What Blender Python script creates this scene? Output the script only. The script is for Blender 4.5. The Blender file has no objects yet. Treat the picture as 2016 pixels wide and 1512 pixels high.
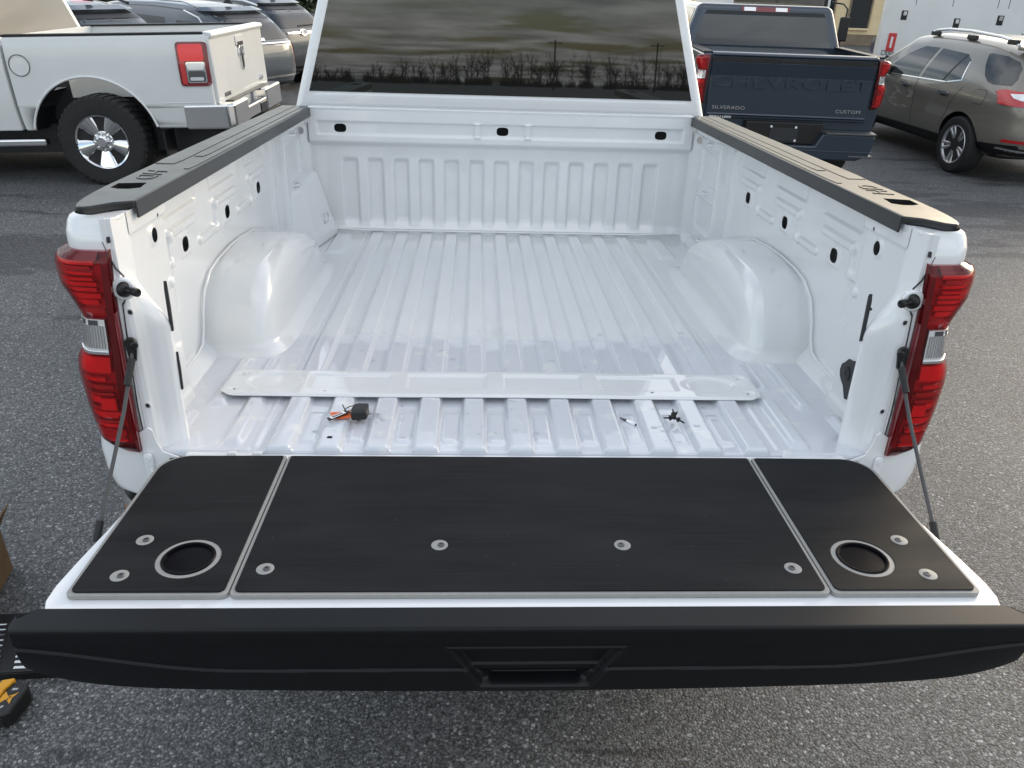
import bpy, bmesh, math, random
import numpy as np
from mathutils import Vector, Matrix
from mathutils.bvhtree import BVHTree
from mathutils.geometry import delaunay_2d_cdt

random.seed(7)
rng = np.random.default_rng(7)
SC = bpy.context.scene
COL = SC.collection
rad = math.radians

# ------------------------------------------------------------------ camera
ZF = 0.99            # height of the truck bed floor above the ground
RAKE = rad(2.3)      # the truck stands nose-down by this much
CAMP = Matrix.Rotation(-RAKE, 4, 'X') @ Vector((-0.11415, -1.65713, 0.96054)) + Vector((0, 0, ZF))
PITCH, YAW, ROLL = rad(25.056), rad(2.985), rad(1.822)   # relative to the bed
cd = bpy.data.cameras.new('camera')
cd.sensor_width = 36.0
cd.lens = 27.5166
cd.clip_start = 0.02
cd.clip_end = 2000
cam = bpy.data.objects.new('camera', cd)
COL.objects.link(cam)
_f = Vector((math.sin(YAW) * math.cos(PITCH), math.cos(YAW) * math.cos(PITCH), -math.sin(PITCH)))
_r0 = Vector((math.cos(YAW), -math.sin(YAW), 0))
_u0 = _r0.cross(_f)
_r = math.cos(ROLL) * _r0 + math.sin(ROLL) * _u0
_u = -math.sin(ROLL) * _r0 + math.cos(ROLL) * _u0
_m = Matrix((( _r.x, _u.x, -_f.x), (_r.y, _u.y, -_f.y), (_r.z, _u.z, -_f.z))).to_4x4()
_m = Matrix.Rotation(-RAKE, 4, 'X') @ _m
_m.translation = CAMP
cam.matrix_world = _m
SC.camera = cam

# ------------------------------------------------------------------ sky, sun, exposure
SUN_EL, SUN_AZ = rad(16), rad(48)      # azimuth clockwise from +Y
w = bpy.data.worlds.new('World')
SC.world = w
w.use_nodes = True
nt = w.node_tree
nt.nodes.clear()
N = nt.nodes.new
L = nt.links.new
out = N('ShaderNodeOutputWorld')
bg = N('ShaderNodeBackground')
sky = N('ShaderNodeTexSky')
sky.sky_type = 'NISHITA'
sky.sun_disc = False
sky.sun_elevation = SUN_EL
sky.sun_rotation = SUN_AZ
sky.air_density = 1.2
sky.dust_density = 2.5
sky.altitude = 100
geo = N('ShaderNodeTexCoord')
sep = N('ShaderNodeSeparateXYZ')
L(geo.outputs['Generated'], sep.inputs[0])
def wm(op, a, b=None):
    n = N('ShaderNodeMath'); n.operation = op
    for i, v in enumerate((a, b)):
        if v is None: continue
        if isinstance(v, (int, float)): n.inputs[i].default_value = v
        else: L(v, n.inputs[i])
    return n.outputs[0]
zz = wm('ADD', wm('MAXIMUM', sep.outputs[2], 0.0), 0.045)
cx = wm('DIVIDE', sep.outputs[0], zz)
cy = wm('DIVIDE', sep.outputs[1], zz)
comb = N('ShaderNodeCombineXYZ')
L(cx, comb.inputs[0]); L(cy, comb.inputs[1])
n1 = N('ShaderNodeTexNoise'); n1.inputs['Scale'].default_value = 0.55; n1.inputs['Detail'].default_value = 10; n1.inputs['Roughness'].default_value = 0.55; n1.inputs['Distortion'].default_value = 0.35
n2 = N('ShaderNodeTexNoise'); n2.inputs['Scale'].default_value = 1.1; n2.inputs['Detail'].default_value = 9
L(comb.outputs[0], n1.inputs['Vector']); L(comb.outputs[0], n2.inputs['Vector'])
r1 = N('ShaderNodeValToRGB')            # cloud cover
r1.color_ramp.elements[0].position = 0.40; r1.color_ramp.elements[0].color = (0, 0, 0, 1)
r1.color_ramp.elements[1].position = 0.50; r1.color_ramp.elements[1].color = (1, 1, 1, 1)
L(n1.outputs[0], r1.inputs[0])
r2 = N('ShaderNodeValToRGB')            # cloud brightness, grey bellies and pale edges
r2.color_ramp.elements[0].position = 0.36; r2.color_ramp.elements[0].color = (3.3, 3.4, 3.75, 1)
r2.color_ramp.elements[1].position = 0.66; r2.color_ramp.elements[1].color = (9.4, 9.5, 9.6, 1)
L(n2.outputs[0], r2.inputs[0])
# clouds let part of the sky's own glow through
thru = N('ShaderNodeMixRGB'); thru.inputs[0].default_value = 0.42
L(r2.outputs[0], thru.inputs[1]); L(sky.outputs[0], thru.inputs[2])
mixc = N('ShaderNodeMixRGB')
L(r1.outputs[0], mixc.inputs[0]); L(sky.outputs[0], mixc.inputs[1]); L(thru.outputs[0], mixc.inputs[2])
L(mixc.outputs[0], bg.inputs[0])
bg.inputs[1].default_value = 0.13
L(bg.outputs[0], out.inputs[0])

sd = bpy.data.lights.new('sun', 'SUN')
sd.energy = 0.6
sd.angle = rad(32)
sd.color = (1.0, 0.92, 0.80)
sun = bpy.data.objects.new('sun', sd)
COL.objects.link(sun)
_sd = Vector((math.sin(SUN_AZ) * math.cos(SUN_EL), math.cos(SUN_AZ) * math.cos(SUN_EL), math.sin(SUN_EL)))
sun.rotation_euler = (-_sd).to_track_quat('-Z', 'Y').to_euler()
sun.location = (20, 20, 20)

vs = SC.view_settings
vs.view_transform = 'Standard'
vs.look = 'None'
vs.gamma = 1
vs.exposure = 1.02
SC.render.resolution_x = 1024
SC.render.resolution_y = 768

# ------------------------------------------------------------------ materials
MAT = {}
def pm(name, col, rough=0.5, metal=0.0, coat=0.0, coat_rough=0.04, ior=1.45, bump=None, var=0.0, vscale=8.0, rvar=0.0, spec=0.5, flake=0.0):
    """principled material; bump=(scale, strength, distance); var = colour variation by noise"""
    m = bpy.data.materials.new(name); m.use_nodes = True
    t = m.node_tree; b = t.nodes['Principled BSDF']
    b.inputs['Base Color'].default_value = (*col, 1)
    b.inputs['Roughness'].default_value = rough
    b.inputs['Metallic'].default_value = metal
    b.inputs['Coat Weight'].default_value = coat
    b.inputs['Coat Roughness'].default_value = coat_rough
    b.inputs['IOR'].default_value = ior
    b.inputs['Specular IOR Level'].default_value = spec
    tc = t.nodes.new('ShaderNodeTexCoord')
    if var > 0 or rvar > 0:
        n = t.nodes.new('ShaderNodeTexNoise'); n.inputs['Scale'].default_value = vscale; n.inputs['Detail'].default_value = 7; n.inputs['Roughness'].default_value = 0.62
        t.links.new(tc.outputs['Object'], n.inputs['Vector'])
        if var > 0:
            r = t.nodes.new('ShaderNodeValToRGB')
            r.color_ramp.elements[0].position = 0.3; r.color_ramp.elements[1].position = 0.7
            r.color_ramp.elements[0].color = (*[c * (1 - var) for c in col], 1)
            r.color_ramp.elements[1].color = (*[min(1, c * (1 + var)) for c in col], 1)
            t.links.new(n.outputs[0], r.inputs[0]); t.links.new(r.outputs[0], b.inputs['Base Color'])
        if rvar > 0:
            q = t.nodes.new('ShaderNodeMapRange'); q.inputs[1].default_value = 0.3; q.inputs[2].default_value = 0.7
            q.inputs[3].default_value = max(0.01, rough - rvar); q.inputs[4].default_value = min(1, rough + rvar)
            t.links.new(n.outputs[0], q.inputs[0]); t.links.new(q.outputs[0], b.inputs['Roughness'])
    if flake > 0:
        v = t.nodes.new('ShaderNodeTexVoronoi'); v.inputs['Scale'].default_value = 900
        t.links.new(tc.outputs['Object'], v.inputs['Vector'])
        bb = t.nodes.new('ShaderNodeBump'); bb.inputs['Strength'].default_value = flake; bb.inputs['Distance'].default_value = 0.001
        t.links.new(v.outputs['Distance'], bb.inputs['Height']); t.links.new(bb.outputs[0], b.inputs['Normal'])
    if bump:
        n = t.nodes.new('ShaderNodeTexNoise'); n.inputs['Scale'].default_value = bump[0]; n.inputs['Detail'].default_value = 3
        t.links.new(tc.outputs['Object'], n.inputs['Vector'])
        bb = t.nodes.new('ShaderNodeBump'); bb.inputs['Strength'].default_value = bump[1]; bb.inputs['Distance'].default_value = bump[2]
        t.links.new(n.outputs[0], bb.inputs['Height']); t.links.new(bb.outputs[0], b.inputs['Normal'])
    MAT[name] = m
    return m

def lens_mat(name, col, refl=1.5):
    """thin coloured transparent lens with a glossy face"""
    m = bpy.data.materials.new(name); m.use_nodes = True
    t = m.node_tree; t.nodes.clear()
    o = t.nodes.new('ShaderNodeOutputMaterial'); mx = t.nodes.new('ShaderNodeMixShader')
    tr = t.nodes.new('ShaderNodeBsdfTransparent'); tr.inputs[0].default_value = (*col, 1)
    gl = t.nodes.new('ShaderNodeBsdfGlossy'); gl.inputs['Roughness'].default_value = 0.04
    fr = t.nodes.new('ShaderNodeFresnel'); fr.inputs[0].default_value = refl
    t.links.new(fr.outputs[0], mx.inputs[0]); t.links.new(tr.outputs[0], mx.inputs[1]); t.links.new(gl.outputs[0], mx.inputs[2])
    t.links.new(mx.outputs[0], o.inputs[0])
    MAT[name] = m
    return m

pm('white_paint', (0.80, 0.81, 0.82), 0.40, coat=1.0, coat_rough=0.02, var=0.02, vscale=5, bump=(9, 0.03, 0.004))
pm('white_bed', (0.73, 0.742, 0.745), 0.36, coat=1.0, coat_rough=0.03, var=0.025, vscale=6, rvar=0.08, bump=(7, 0.045, 0.004))
pm('white_old', (0.70, 0.71, 0.70), 0.42, coat=0.9, coat_rough=0.05, var=0.03, vscale=2.5, bump=(3, 0.05, 0.01))
pm('white_box', (0.72, 0.73, 0.72), 0.45, var=0.04, vscale=2)
def floor_mat():
    """bed paint with a thin film of rain water left on its rear part, sky reflection painted in as a bluish tone"""
    m = pm('white_floor', (0.71, 0.725, 0.73), 0.36, coat=1.0, coat_rough=0.03)
    t = m.node_tree; b = t.nodes['Principled BSDF']; NN = t.nodes.new; LL = t.links.new
    tc = NN('ShaderNodeTexCoord'); sx = NN('ShaderNodeSeparateXYZ'); LL(tc.outputs['Object'], sx.inputs[0])
    def noise(scale, detail, vec=None):
        n = NN('ShaderNodeTexNoise'); n.inputs['Scale'].default_value = scale; n.inputs['Detail'].default_value = detail; LL(vec or tc.outputs['Object'], n.inputs['Vector']); return n.outputs[0]
    def mth(op, a_, b_):
        n = NN('ShaderNodeMath'); n.operation = op
        for i, v in enumerate((a_, b_)):
            if isinstance(v, (int, float)): n.inputs[i].default_value = v
            else: LL(v, n.inputs[i])
        return n.outputs[0]
    def mr(src, a0, a1, b0, b1):
        n = NN('ShaderNodeMapRange'); n.inputs[1].default_value = a0; n.inputs[2].default_value = a1; n.inputs[3].default_value = b0; n.inputs[4].default_value = b1; LL(src, n.inputs[0]); return n.outputs[0]
    # the film ends in a ragged line about 0.75 m in, and has dry islands
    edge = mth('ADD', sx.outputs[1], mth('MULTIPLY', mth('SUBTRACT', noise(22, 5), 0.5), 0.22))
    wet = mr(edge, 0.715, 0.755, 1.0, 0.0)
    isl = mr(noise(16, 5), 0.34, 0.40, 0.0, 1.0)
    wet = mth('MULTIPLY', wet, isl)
    dirt = mr(noise(5, 8), 0.35, 0.75, 0.0, 0.10)
    m1 = NN('ShaderNodeMixRGB'); LL(dirt, m1.inputs[0]); m1.inputs[1].default_value = (0.72, 0.735, 0.74, 1); m1.inputs[2].default_value = (0.52, 0.52, 0.51, 1)
    m2 = NN('ShaderNodeMixRGB'); LL(wet, m2.inputs[0]); LL(m1.outputs[0], m2.inputs[1]); m2.inputs[2].default_value = (0.64, 0.66, 0.705, 1)  # darker bluish base colour under the film stands in for reflected sky
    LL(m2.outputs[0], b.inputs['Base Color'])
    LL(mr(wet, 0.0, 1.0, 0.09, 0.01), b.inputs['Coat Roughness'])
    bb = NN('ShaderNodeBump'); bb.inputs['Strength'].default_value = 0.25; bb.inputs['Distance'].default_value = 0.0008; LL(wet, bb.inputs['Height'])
    b3 = NN('ShaderNodeBump'); b3.inputs['Strength'].default_value = 0.05; b3.inputs['Distance'].default_value = 0.004; LL(noise(7, 3), b3.inputs['Height']); LL(bb.outputs[0], b3.inputs['Normal'])
    LL(b3.outputs[0], b.inputs['Normal'])
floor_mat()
for k_ in ('white_paint', 'white_bed', 'white_floor'): MAT[k_].node_tree.nodes['Principled BSDF'].inputs['Coat IOR'].default_value = 1.68
pm('hole_dark', (0.035, 0.036, 0.038), 0.8)
pm('rail_plastic', (0.024, 0.025, 0.026), 0.31, bump=(420, 0.10, 0.0006), var=0.10, vscale=9, rvar=0.03)
pm('black_plastic', (0.009, 0.0095, 0.010), 0.42, bump=(900, 0.25, 0.0004), var=0.15, vscale=20)
pm('cap_plastic', (0.0048, 0.0055, 0.0066), 0.38, bump=(420, 0.10, 0.0005), var=0.15, vscale=12, spec=0.30)
pm('satin_black', (0.012, 0.012, 0.013), 0.35)
pm('cup_black', (0.0015, 0.0016, 0.003), 0.30, spec=0.12)
pm('gloss_black', (0.008, 0.008, 0.009), 0.08)
pm('tyre', (0.020, 0.020, 0.020), 0.75, var=0.25, vscale=20, bump=(120, 0.2, 0.002))
pm('grey_trim', (0.30, 0.295, 0.28), 0.5, var=0.06, vscale=60)
def deck_mat():
    """black rubber sheet: fine lengthwise grain, faint scuffs, a few specks of dust"""
    m = pm('deck_rubber', (0.0075, 0.0082, 0.0092), 0.55, spec=0.16)
    t = m.node_tree; b = t.nodes['Principled BSDF']; NN = t.nodes.new; LL = t.links.new
    tc = NN('ShaderNodeTexCoord')
    def nz(sc, detail, scale):
        mp = NN('ShaderNodeMapping'); mp.inputs['Scale'].default_value = sc; LL(tc.outputs['Object'], mp.inputs[0])
        n = NN('ShaderNodeTexNoise'); n.inputs['Scale'].default_value = scale; n.inputs['Detail'].default_value = detail; LL(mp.outputs[0], n.inputs['Vector']); return n.outputs[0]
    def ramp(src, els):
        r = NN('ShaderNodeValToRGB')
        while len(r.color_ramp.elements) < len(els): r.color_ramp.elements.new(0.5)
        for e, (p, c) in zip(r.color_ramp.elements, els): e.position = p; e.color = (c[0], c[1], c[2], 1)
        LL(src, r.inputs[0]); return r.outputs[0]
    grain = nz((4, 420, 60), 3, 1.0); cloud = nz((1.4, 5, 3), 6, 2.0)
    col = ramp(grain, [(0.35, (0.0050, 0.0056, 0.0064)), (0.70, (0.0125, 0.0135, 0.0150))])
    haze_ = ramp(cloud, [(0.42, (0, 0, 0)), (0.75, (1, 1, 1))])
    m1 = NN('ShaderNodeMixRGB'); LL(haze_, m1.inputs[0]); LL(col, m1.inputs[1]); m1.inputs[2].default_value = (0.021, 0.021, 0.022, 1)
    v = NN('ShaderNodeTexVoronoi'); v.inputs['Scale'].default_value = 26; LL(tc.outputs['Object'], v.inputs['Vector'])
    sp = ramp(v.outputs['Distance'], [(0.012, (1, 1, 1)), (0.035, (0, 0, 0))])
    m2 = NN('ShaderNodeMixRGB'); LL(sp, m2.inputs[0]); LL(m1.outputs[0], m2.inputs[1]); m2.inputs[2].default_value = (0.10, 0.10, 0.10, 1)
    LL(m2.outputs[0], b.inputs['Base Color'])
    rr = NN('ShaderNodeMapRange'); rr.inputs[1].default_value = 0.3; rr.inputs[2].default_value = 0.7; rr.inputs[3].default_value = 0.50; rr.inputs[4].default_value = 0.68
    LL(cloud, rr.inputs[0]); LL(rr.outputs[0], b.inputs['Roughness'])
    bb = NN('ShaderNodeBump'); bb.inputs['Strength'].default_value = 0.35; bb.inputs['Distance'].default_value = 0.0006; LL(grain, bb.inputs['Height']); LL(bb.outputs[0], b.inputs['Normal'])
deck_mat()
pm('steel', (0.55, 0.55, 0.55), 0.3, metal=1.0)
pm('dark_steel', (0.12, 0.12, 0.125), 0.4, metal=0.7)
pm('chrome', (0.82, 0.82, 0.82), 0.07, metal=1.0, rvar=0.03, vscale=14)
pm('alloy', (0.66, 0.66, 0.66), 0.36, metal=0.85)
pm('cable', (0.07, 0.07, 0.072), 0.55)
pm('red_dark', (0.17, 0.006, 0.012), 0.25, coat=1.0)
pm('red_bright', (0.92, 0.03, 0.035), 0.25, coat=0.6)
pm('red_deep', (0.50, 0.012, 0.018), 0.3, coat=0.6)
pm('red_refl', (0.55, 0.03, 0.03), 0.3, coat=1.0)
lens_mat('red_lens', (1.0, 0.60, 0.62), 1.45)
lens_mat('clear_lens', (0.95, 0.95, 0.95), 1.5)
pm('silver_refl', (0.85, 0.85, 0.85), 0.20, metal=0.45)
pm('glass_dark', (0.008, 0.009, 0.008), 0.015, ior=1.76, rvar=0.0)
pm('glass_car', (0.012, 0.016, 0.017), 0.03, ior=1.75)
pm('blue_paint', (0.018, 0.032, 0.052), 0.35, coat=1.0, coat_rough=0.03, metal=0.35)
pm('brown_paint', (0.24, 0.22, 0.185), 0.33, coat=1.0, coat_rough=0.02, metal=0.35)
pm('slate_paint', (0.050, 0.065, 0.080), 0.35, coat=1.0, metal=0.4)
pm('cad_paint', (0.075, 0.09, 0.105), 0.35, coat=1.0, metal=0.3)
pm('sub_paint', (0.06, 0.07, 0.08), 0.35, coat=1.0, metal=0.4)
pm('car_blue', (0.015, 0.018, 0.07), 0.35, coat=1.0)
pm('stucco', (0.78, 0.62, 0.38), 0.9, var=0.06, vscale=1.5, bump=(30, 0.4, 0.02))
pm('stucco_base', (0.22, 0.17, 0.12), 0.9, var=0.2, vscale=4)
pm('grass', (0.06, 0.075, 0.03), 0.95, var=0.35, vscale=1.2, bump=(8, 0.8, 0.05))
pm('hedge', (0.035, 0.045, 0.022), 0.9, var=0.4, vscale=3)
pm('bark', (0.035, 0.030, 0.026), 0.9)
pm('orange_card', (0.80, 0.16, 0.04), 0.6, var=0.08, vscale=60)
pm('paper', (0.80, 0.80, 0.80), 0.7)
pm('ink', (0.02, 0.02, 0.02), 0.7)
pm('ink_white', (0.75, 0.76, 0.76), 0.6)
pm('yellow_plastic', (0.72, 0.34, 0.02), 0.45, var=0.05, vscale=40)
pm('cardboard', (0.20, 0.12, 0.06), 0.85, var=0.12, vscale=20)
pm('door_panel', (0.09, 0.09, 0.09), 0.6)
pm('curtain', (0.30, 0.31, 0.32), 0.8, var=0.5, vscale=6)

# asphalt: aggregate of pale and dark stones in dark binder, with damp stains
def asphalt():
    m = bpy.data.materials.new('asphalt'); m.use_nodes = True
    t = m.node_tree; b = t.nodes['Principled BSDF']; NN = t.nodes.new; LL = t.links.new
    tc = NN('ShaderNodeTexCoord')
    def vor(scale, feat='F1'):
        v = NN('ShaderNodeTexVoronoi'); v.feature = feat; v.inputs['Scale'].default_value = scale
        LL(wv, v.inputs['Vector']); return v
    # wobble the lookup so that stones are not all round
    nz = NN('ShaderNodeTexNoise'); nz.inputs['Scale'].default_value = 90; nz.inputs['Detail'].default_value = 2
    LL(tc.outputs['Object'], nz.inputs['Vector'])
    vm = NN('ShaderNodeVectorMath'); vm.operation = 'MULTIPLY_ADD'
    LL(nz.outputs['Color'], vm.inputs[0]); vm.inputs[1].default_value = (0.008, 0.008, 0.0); LL(tc.outputs['Object'], vm.inputs[2])
    wv = vm.outputs[0]
    va, vb = vor(125), vor(260)
    def ramp(src, els):
        r = NN('ShaderNodeValToRGB'); r.color_ramp.interpolation = 'LINEAR'
        while len(r.color_ramp.elements) < len(els): r.color_ramp.elements.new(0.5)
        for e, (p, c) in zip(r.color_ramp.elements, els): e.position = p; e.color = (*c, 1)
        LL(src, r.inputs[0]); return r.outputs[0]
    sx = NN('ShaderNodeSeparateColor'); LL(va.outputs['Color'], sx.inputs[0])
    sy = NN('ShaderNodeSeparateColor'); LL(vb.outputs['Color'], sy.inputs[0])
    ca = ramp(sx.outputs[0], [(0, (0.035, 0.037, 0.039)), (0.40, (0.080, 0.083, 0.086)), (0.75, (0.15, 0.154, 0.157)), (0.92, (0.24, 0.242, 0.24)), (1, (0.42, 0.415, 0.41))])
    cb = ramp(sy.outputs[0], [(0, (0.032, 0.034, 0.036)), (0.6, (0.092, 0.095, 0.098)), (0.9, (0.18, 0.18, 0.18)), (1, (0.33, 0.33, 0.325))])
    mx = NN('ShaderNodeMixRGB'); LL(sx.outputs[1], mx.inputs[0]); LL(ca, mx.inputs[1]); LL(cb, mx.inputs[2])
    # stones darker toward their rims (binder between them)
    rim = ramp(va.outputs['Distance'], [(0.0, (1, 1, 1)), (0.40, (0.95, 0.95, 0.95)), (0.75, (0.45, 0.45, 0.45))])
    m2 = NN('ShaderNodeMixRGB'); m2.blend_type = 'MULTIPLY'; m2.inputs[0].default_value = 1; LL(mx.outputs[0], m2.inputs[1]); LL(rim, m2.inputs[2])
    vc = vor(38)
    sc_ = NN('ShaderNodeSeparateColor'); LL(vc.outputs['Color'], sc_.inputs[0])
    pick = ramp(sc_.outputs[2], [(0.90, (0, 0, 0)), (0.93, (1, 1, 1))])
    size = NN('ShaderNodeMath'); size.operation = 'MULTIPLY_ADD'; LL(sc_.outputs[0], size.inputs[0]); size.inputs[1].default_value = 0.16; size.inputs[2].default_value = 0.10
    lt = NN('ShaderNodeMath'); lt.operation = 'LESS_THAN'; LL(vc.outputs['Distance'], lt.inputs[0]); LL(size.outputs[0], lt.inputs[1])
    chip = NN('ShaderNodeMath'); chip.operation = 'MULTIPLY'; LL(pick, chip.inputs[0]); LL(lt.outputs[0], chip.inputs[1])
    mch = NN('ShaderNodeMixRGB'); LL(chip.outputs[0], mch.inputs[0]); LL(m2.outputs[0], mch.inputs[1]); mch.inputs[2].default_value = (0.27, 0.275, 0.275, 1)
    m2 = mch
    # large tonal patches
    nb = NN('ShaderNodeTexNoise'); nb.inputs['Scale'].default_value = 0.9; nb.inputs['Detail'].default_value = 5; LL(tc.outputs['Object'], nb.inputs['Vector'])
    pb = ramp(nb.outputs[0], [(0.30, (1.05, 1.06, 1.09)), (0.70, (1.48, 1.47, 1.45))])
    m3 = NN('ShaderNodeMixRGB'); m3.blend_type = 'MULTIPLY'; m3.inputs[0].default_value = 1; LL(m2.outputs[0], m3.inputs[1]); LL(pb, m3.inputs[2])
    # damp stains: a streaky band on the right of the truck and a few drips elsewhere
    mp = NN('ShaderNodeMapping'); mp.inputs['Rotation'].default_value = (0, 0, rad(-35)); mp.inputs['Scale'].default_value = (0.55, 1.9, 1)
    LL(tc.outputs['Object'], mp.inputs[0])
    ns = NN('ShaderNodeTexNoise'); ns.inputs['Scale'].default_value = 1.25; ns.inputs['Detail'].default_value = 6; ns.inputs['Roughness'].default_value = 0.6; LL(mp.outputs[0], ns.inputs['Vector'])
    ds = NN('ShaderNodeVectorMath'); ds.operation = 'DISTANCE'; LL(tc.outputs['Object'], ds.inputs[0]); ds.inputs[1].default_value = (4.6, 6.6, 0)
    near = ramp(ds.outputs['Value'], [(0.0, (0.16, 0.16, 0.16)), (1.0, (0.0, 0.0, 0.0))])
    dv = NN('ShaderNodeMath'); dv.operation = 'MULTIPLY'; dv.inputs[1].default_value = 0.33; LL(ds.outputs['Value'], dv.inputs[0]); LL(dv.outputs[0], near.node.inputs[0])
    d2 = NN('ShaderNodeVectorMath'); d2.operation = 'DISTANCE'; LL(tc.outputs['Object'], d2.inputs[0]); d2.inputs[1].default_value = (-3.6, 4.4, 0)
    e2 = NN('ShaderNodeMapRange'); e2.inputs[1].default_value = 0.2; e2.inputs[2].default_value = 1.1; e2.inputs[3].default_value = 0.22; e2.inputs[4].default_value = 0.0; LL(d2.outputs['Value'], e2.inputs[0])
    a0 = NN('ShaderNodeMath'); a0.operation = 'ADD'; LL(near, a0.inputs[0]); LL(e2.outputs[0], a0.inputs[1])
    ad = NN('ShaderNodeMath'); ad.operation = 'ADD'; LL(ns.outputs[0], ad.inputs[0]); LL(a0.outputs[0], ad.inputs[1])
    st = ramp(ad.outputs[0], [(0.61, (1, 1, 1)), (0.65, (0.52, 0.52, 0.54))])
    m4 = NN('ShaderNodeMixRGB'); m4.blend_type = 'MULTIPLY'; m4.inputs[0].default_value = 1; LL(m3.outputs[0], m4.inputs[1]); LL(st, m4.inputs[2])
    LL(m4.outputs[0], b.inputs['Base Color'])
    b.inputs['Roughness'].default_value = 0.62
    bp = NN('ShaderNodeBump'); bp.inputs['Strength'].default_value = 0.9; bp.inputs['Distance'].default_value = 0.003; bp.invert = True
    LL(va.outputs['Distance'], bp.inputs['Height'])
    b2 = NN('ShaderNodeBump'); b2.inputs['Strength'].default_value = 0.6; b2.inputs['Distance'].default_value = 0.0015; b2.invert = True
    LL(vb.outputs['Distance'], b2.inputs['Height']); LL(bp.outputs[0], b2.inputs['Normal']); LL(b2.outputs[0], b.inputs['Normal'])
    MAT['asphalt'] = m
asphalt()

# ------------------------------------------------------------------ helpers
def ss(a, b, x):
    t = np.clip((np.asarray(x, float) - a) / (b - a), 0, 1)
    return t * t * (3 - 2 * t)
def band(x, a, b, s):              # 1 between a and b with soft flanks of width s
    return ss(a - s / 2, a + s / 2, x) * (1 - ss(b - s / 2, b + s / 2, x))
def segd(u, v, a, b):              # distance of (u,v) to segment a-b
    ax, ay = a; bx, by = b
    dx, dy = bx - ax, by - ay
    t = np.clip(((u - ax) * dx + (v - ay) * dy) / (dx * dx + dy * dy + 1e-12), 0, 1)
    return np.hypot(u - ax - t * dx, v - ay - t * dy)

def tag(o, label, cat, group=None, kind=None):
    if label: o['label'] = label
    if cat: o['category'] = cat
    if group: o['group'] = group
    if kind: o['kind'] = kind
    return o
def thing(name, label, cat, loc=(0, 0, 0), rot=(0, 0, 0), group=None):
    o = bpy.data.objects.new(name, None); COL.objects.link(o)
    o.location = loc; o.rotation_euler = rot; o.empty_display_size = 0.2
    return tag(o, label, cat, group)
def mk(name, v, f, mat, parent=None, s=1, angle=40, smooth=True, matrix=None):
    v = np.asarray(v, float).reshape(-1, 3)
    if s < 0:
        v = v * np.array([-1, 1, 1]); f = [tuple(reversed(q)) for q in f]
    me = bpy.data.meshes.new(name)
    me.from_pydata(v.tolist(), [], [tuple(int(i) for i in q) for q in f])
    me.update()
    if smooth:
        me.shade_smooth()
        if angle: me.set_sharp_from_angle(angle=rad(angle))
    o = bpy.data.objects.new(name, me); COL.objects.link(o)
    me.materials.append(MAT[mat])
    if parent: o.parent = parent
    if matrix is not None: o.matrix_local = matrix
    return o
def bev(o, wd, seg=2, ang=30):
    m = o.modifiers.new('bevel', 'BEVEL'); m.width = wd; m.segments = seg; m.limit_method = 'ANGLE'; m.angle_limit = rad(ang); m.harden_normals = True
    return o
def wnm(o):
    m = o.modifiers.new('weighted', 'WEIGHTED_NORMAL'); m.keep_sharp = True; m.weight = 80
    return o
def grid(name, fn, U, V, mat, parent=None, s=1, holes=(), flip=False, angle=None):
    """surface fn(u,v)->x,y,z on a grid; holes = (u,v,ru,rv,power) punched out with clean rims"""
    u, v = np.meshgrid(np.asarray(U, float), np.asarray(V, float), indexing='ij')
    n, m = u.shape
    kill = np.zeros((n, m), bool)
    for (hu, hv, ru, rv, p) in holes:
        e = (np.abs((u - hu) / ru) ** p + np.abs((v - hv) / rv) ** p) ** (1 / p)
        ins = e < 1
        kill |= ins
        k = np.where(ins & (e > 1e-6), 1 / np.maximum(e, 1e-6), 1)
        u2 = hu + (u - hu) * k; v2 = hv + (v - hv) * k
        near = ins & (e > 0.3)
        u = np.where(near, u2, u); v = np.where(near, v2, v)
    P = np.stack(fn(u, v), -1).reshape(-1, 3)
    idx = np.arange(n * m).reshape(n, m)
    q = np.stack([idx[:-1, :-1], idx[1:, :-1], idx[1:, 1:], idx[:-1, 1:]], -1).reshape(-1, 4)
    if len(holes):
        kf = kill.reshape(-1)[q].all(1)
        q = q[~kf]
    if flip: q = q[:, ::-1]
    used = np.unique(q)
    remap = -np.ones(n * m, int); remap[used] = np.arange(len(used))
    return mk(name, P[used], remap[q].tolist(), mat, parent, s, angle)
AX = {'z': lambda a, b, h: (a, b, h), 'y': lambda a, b, h: (a, h, b), 'x': lambda a, b, h: (h, a, b)}
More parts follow.
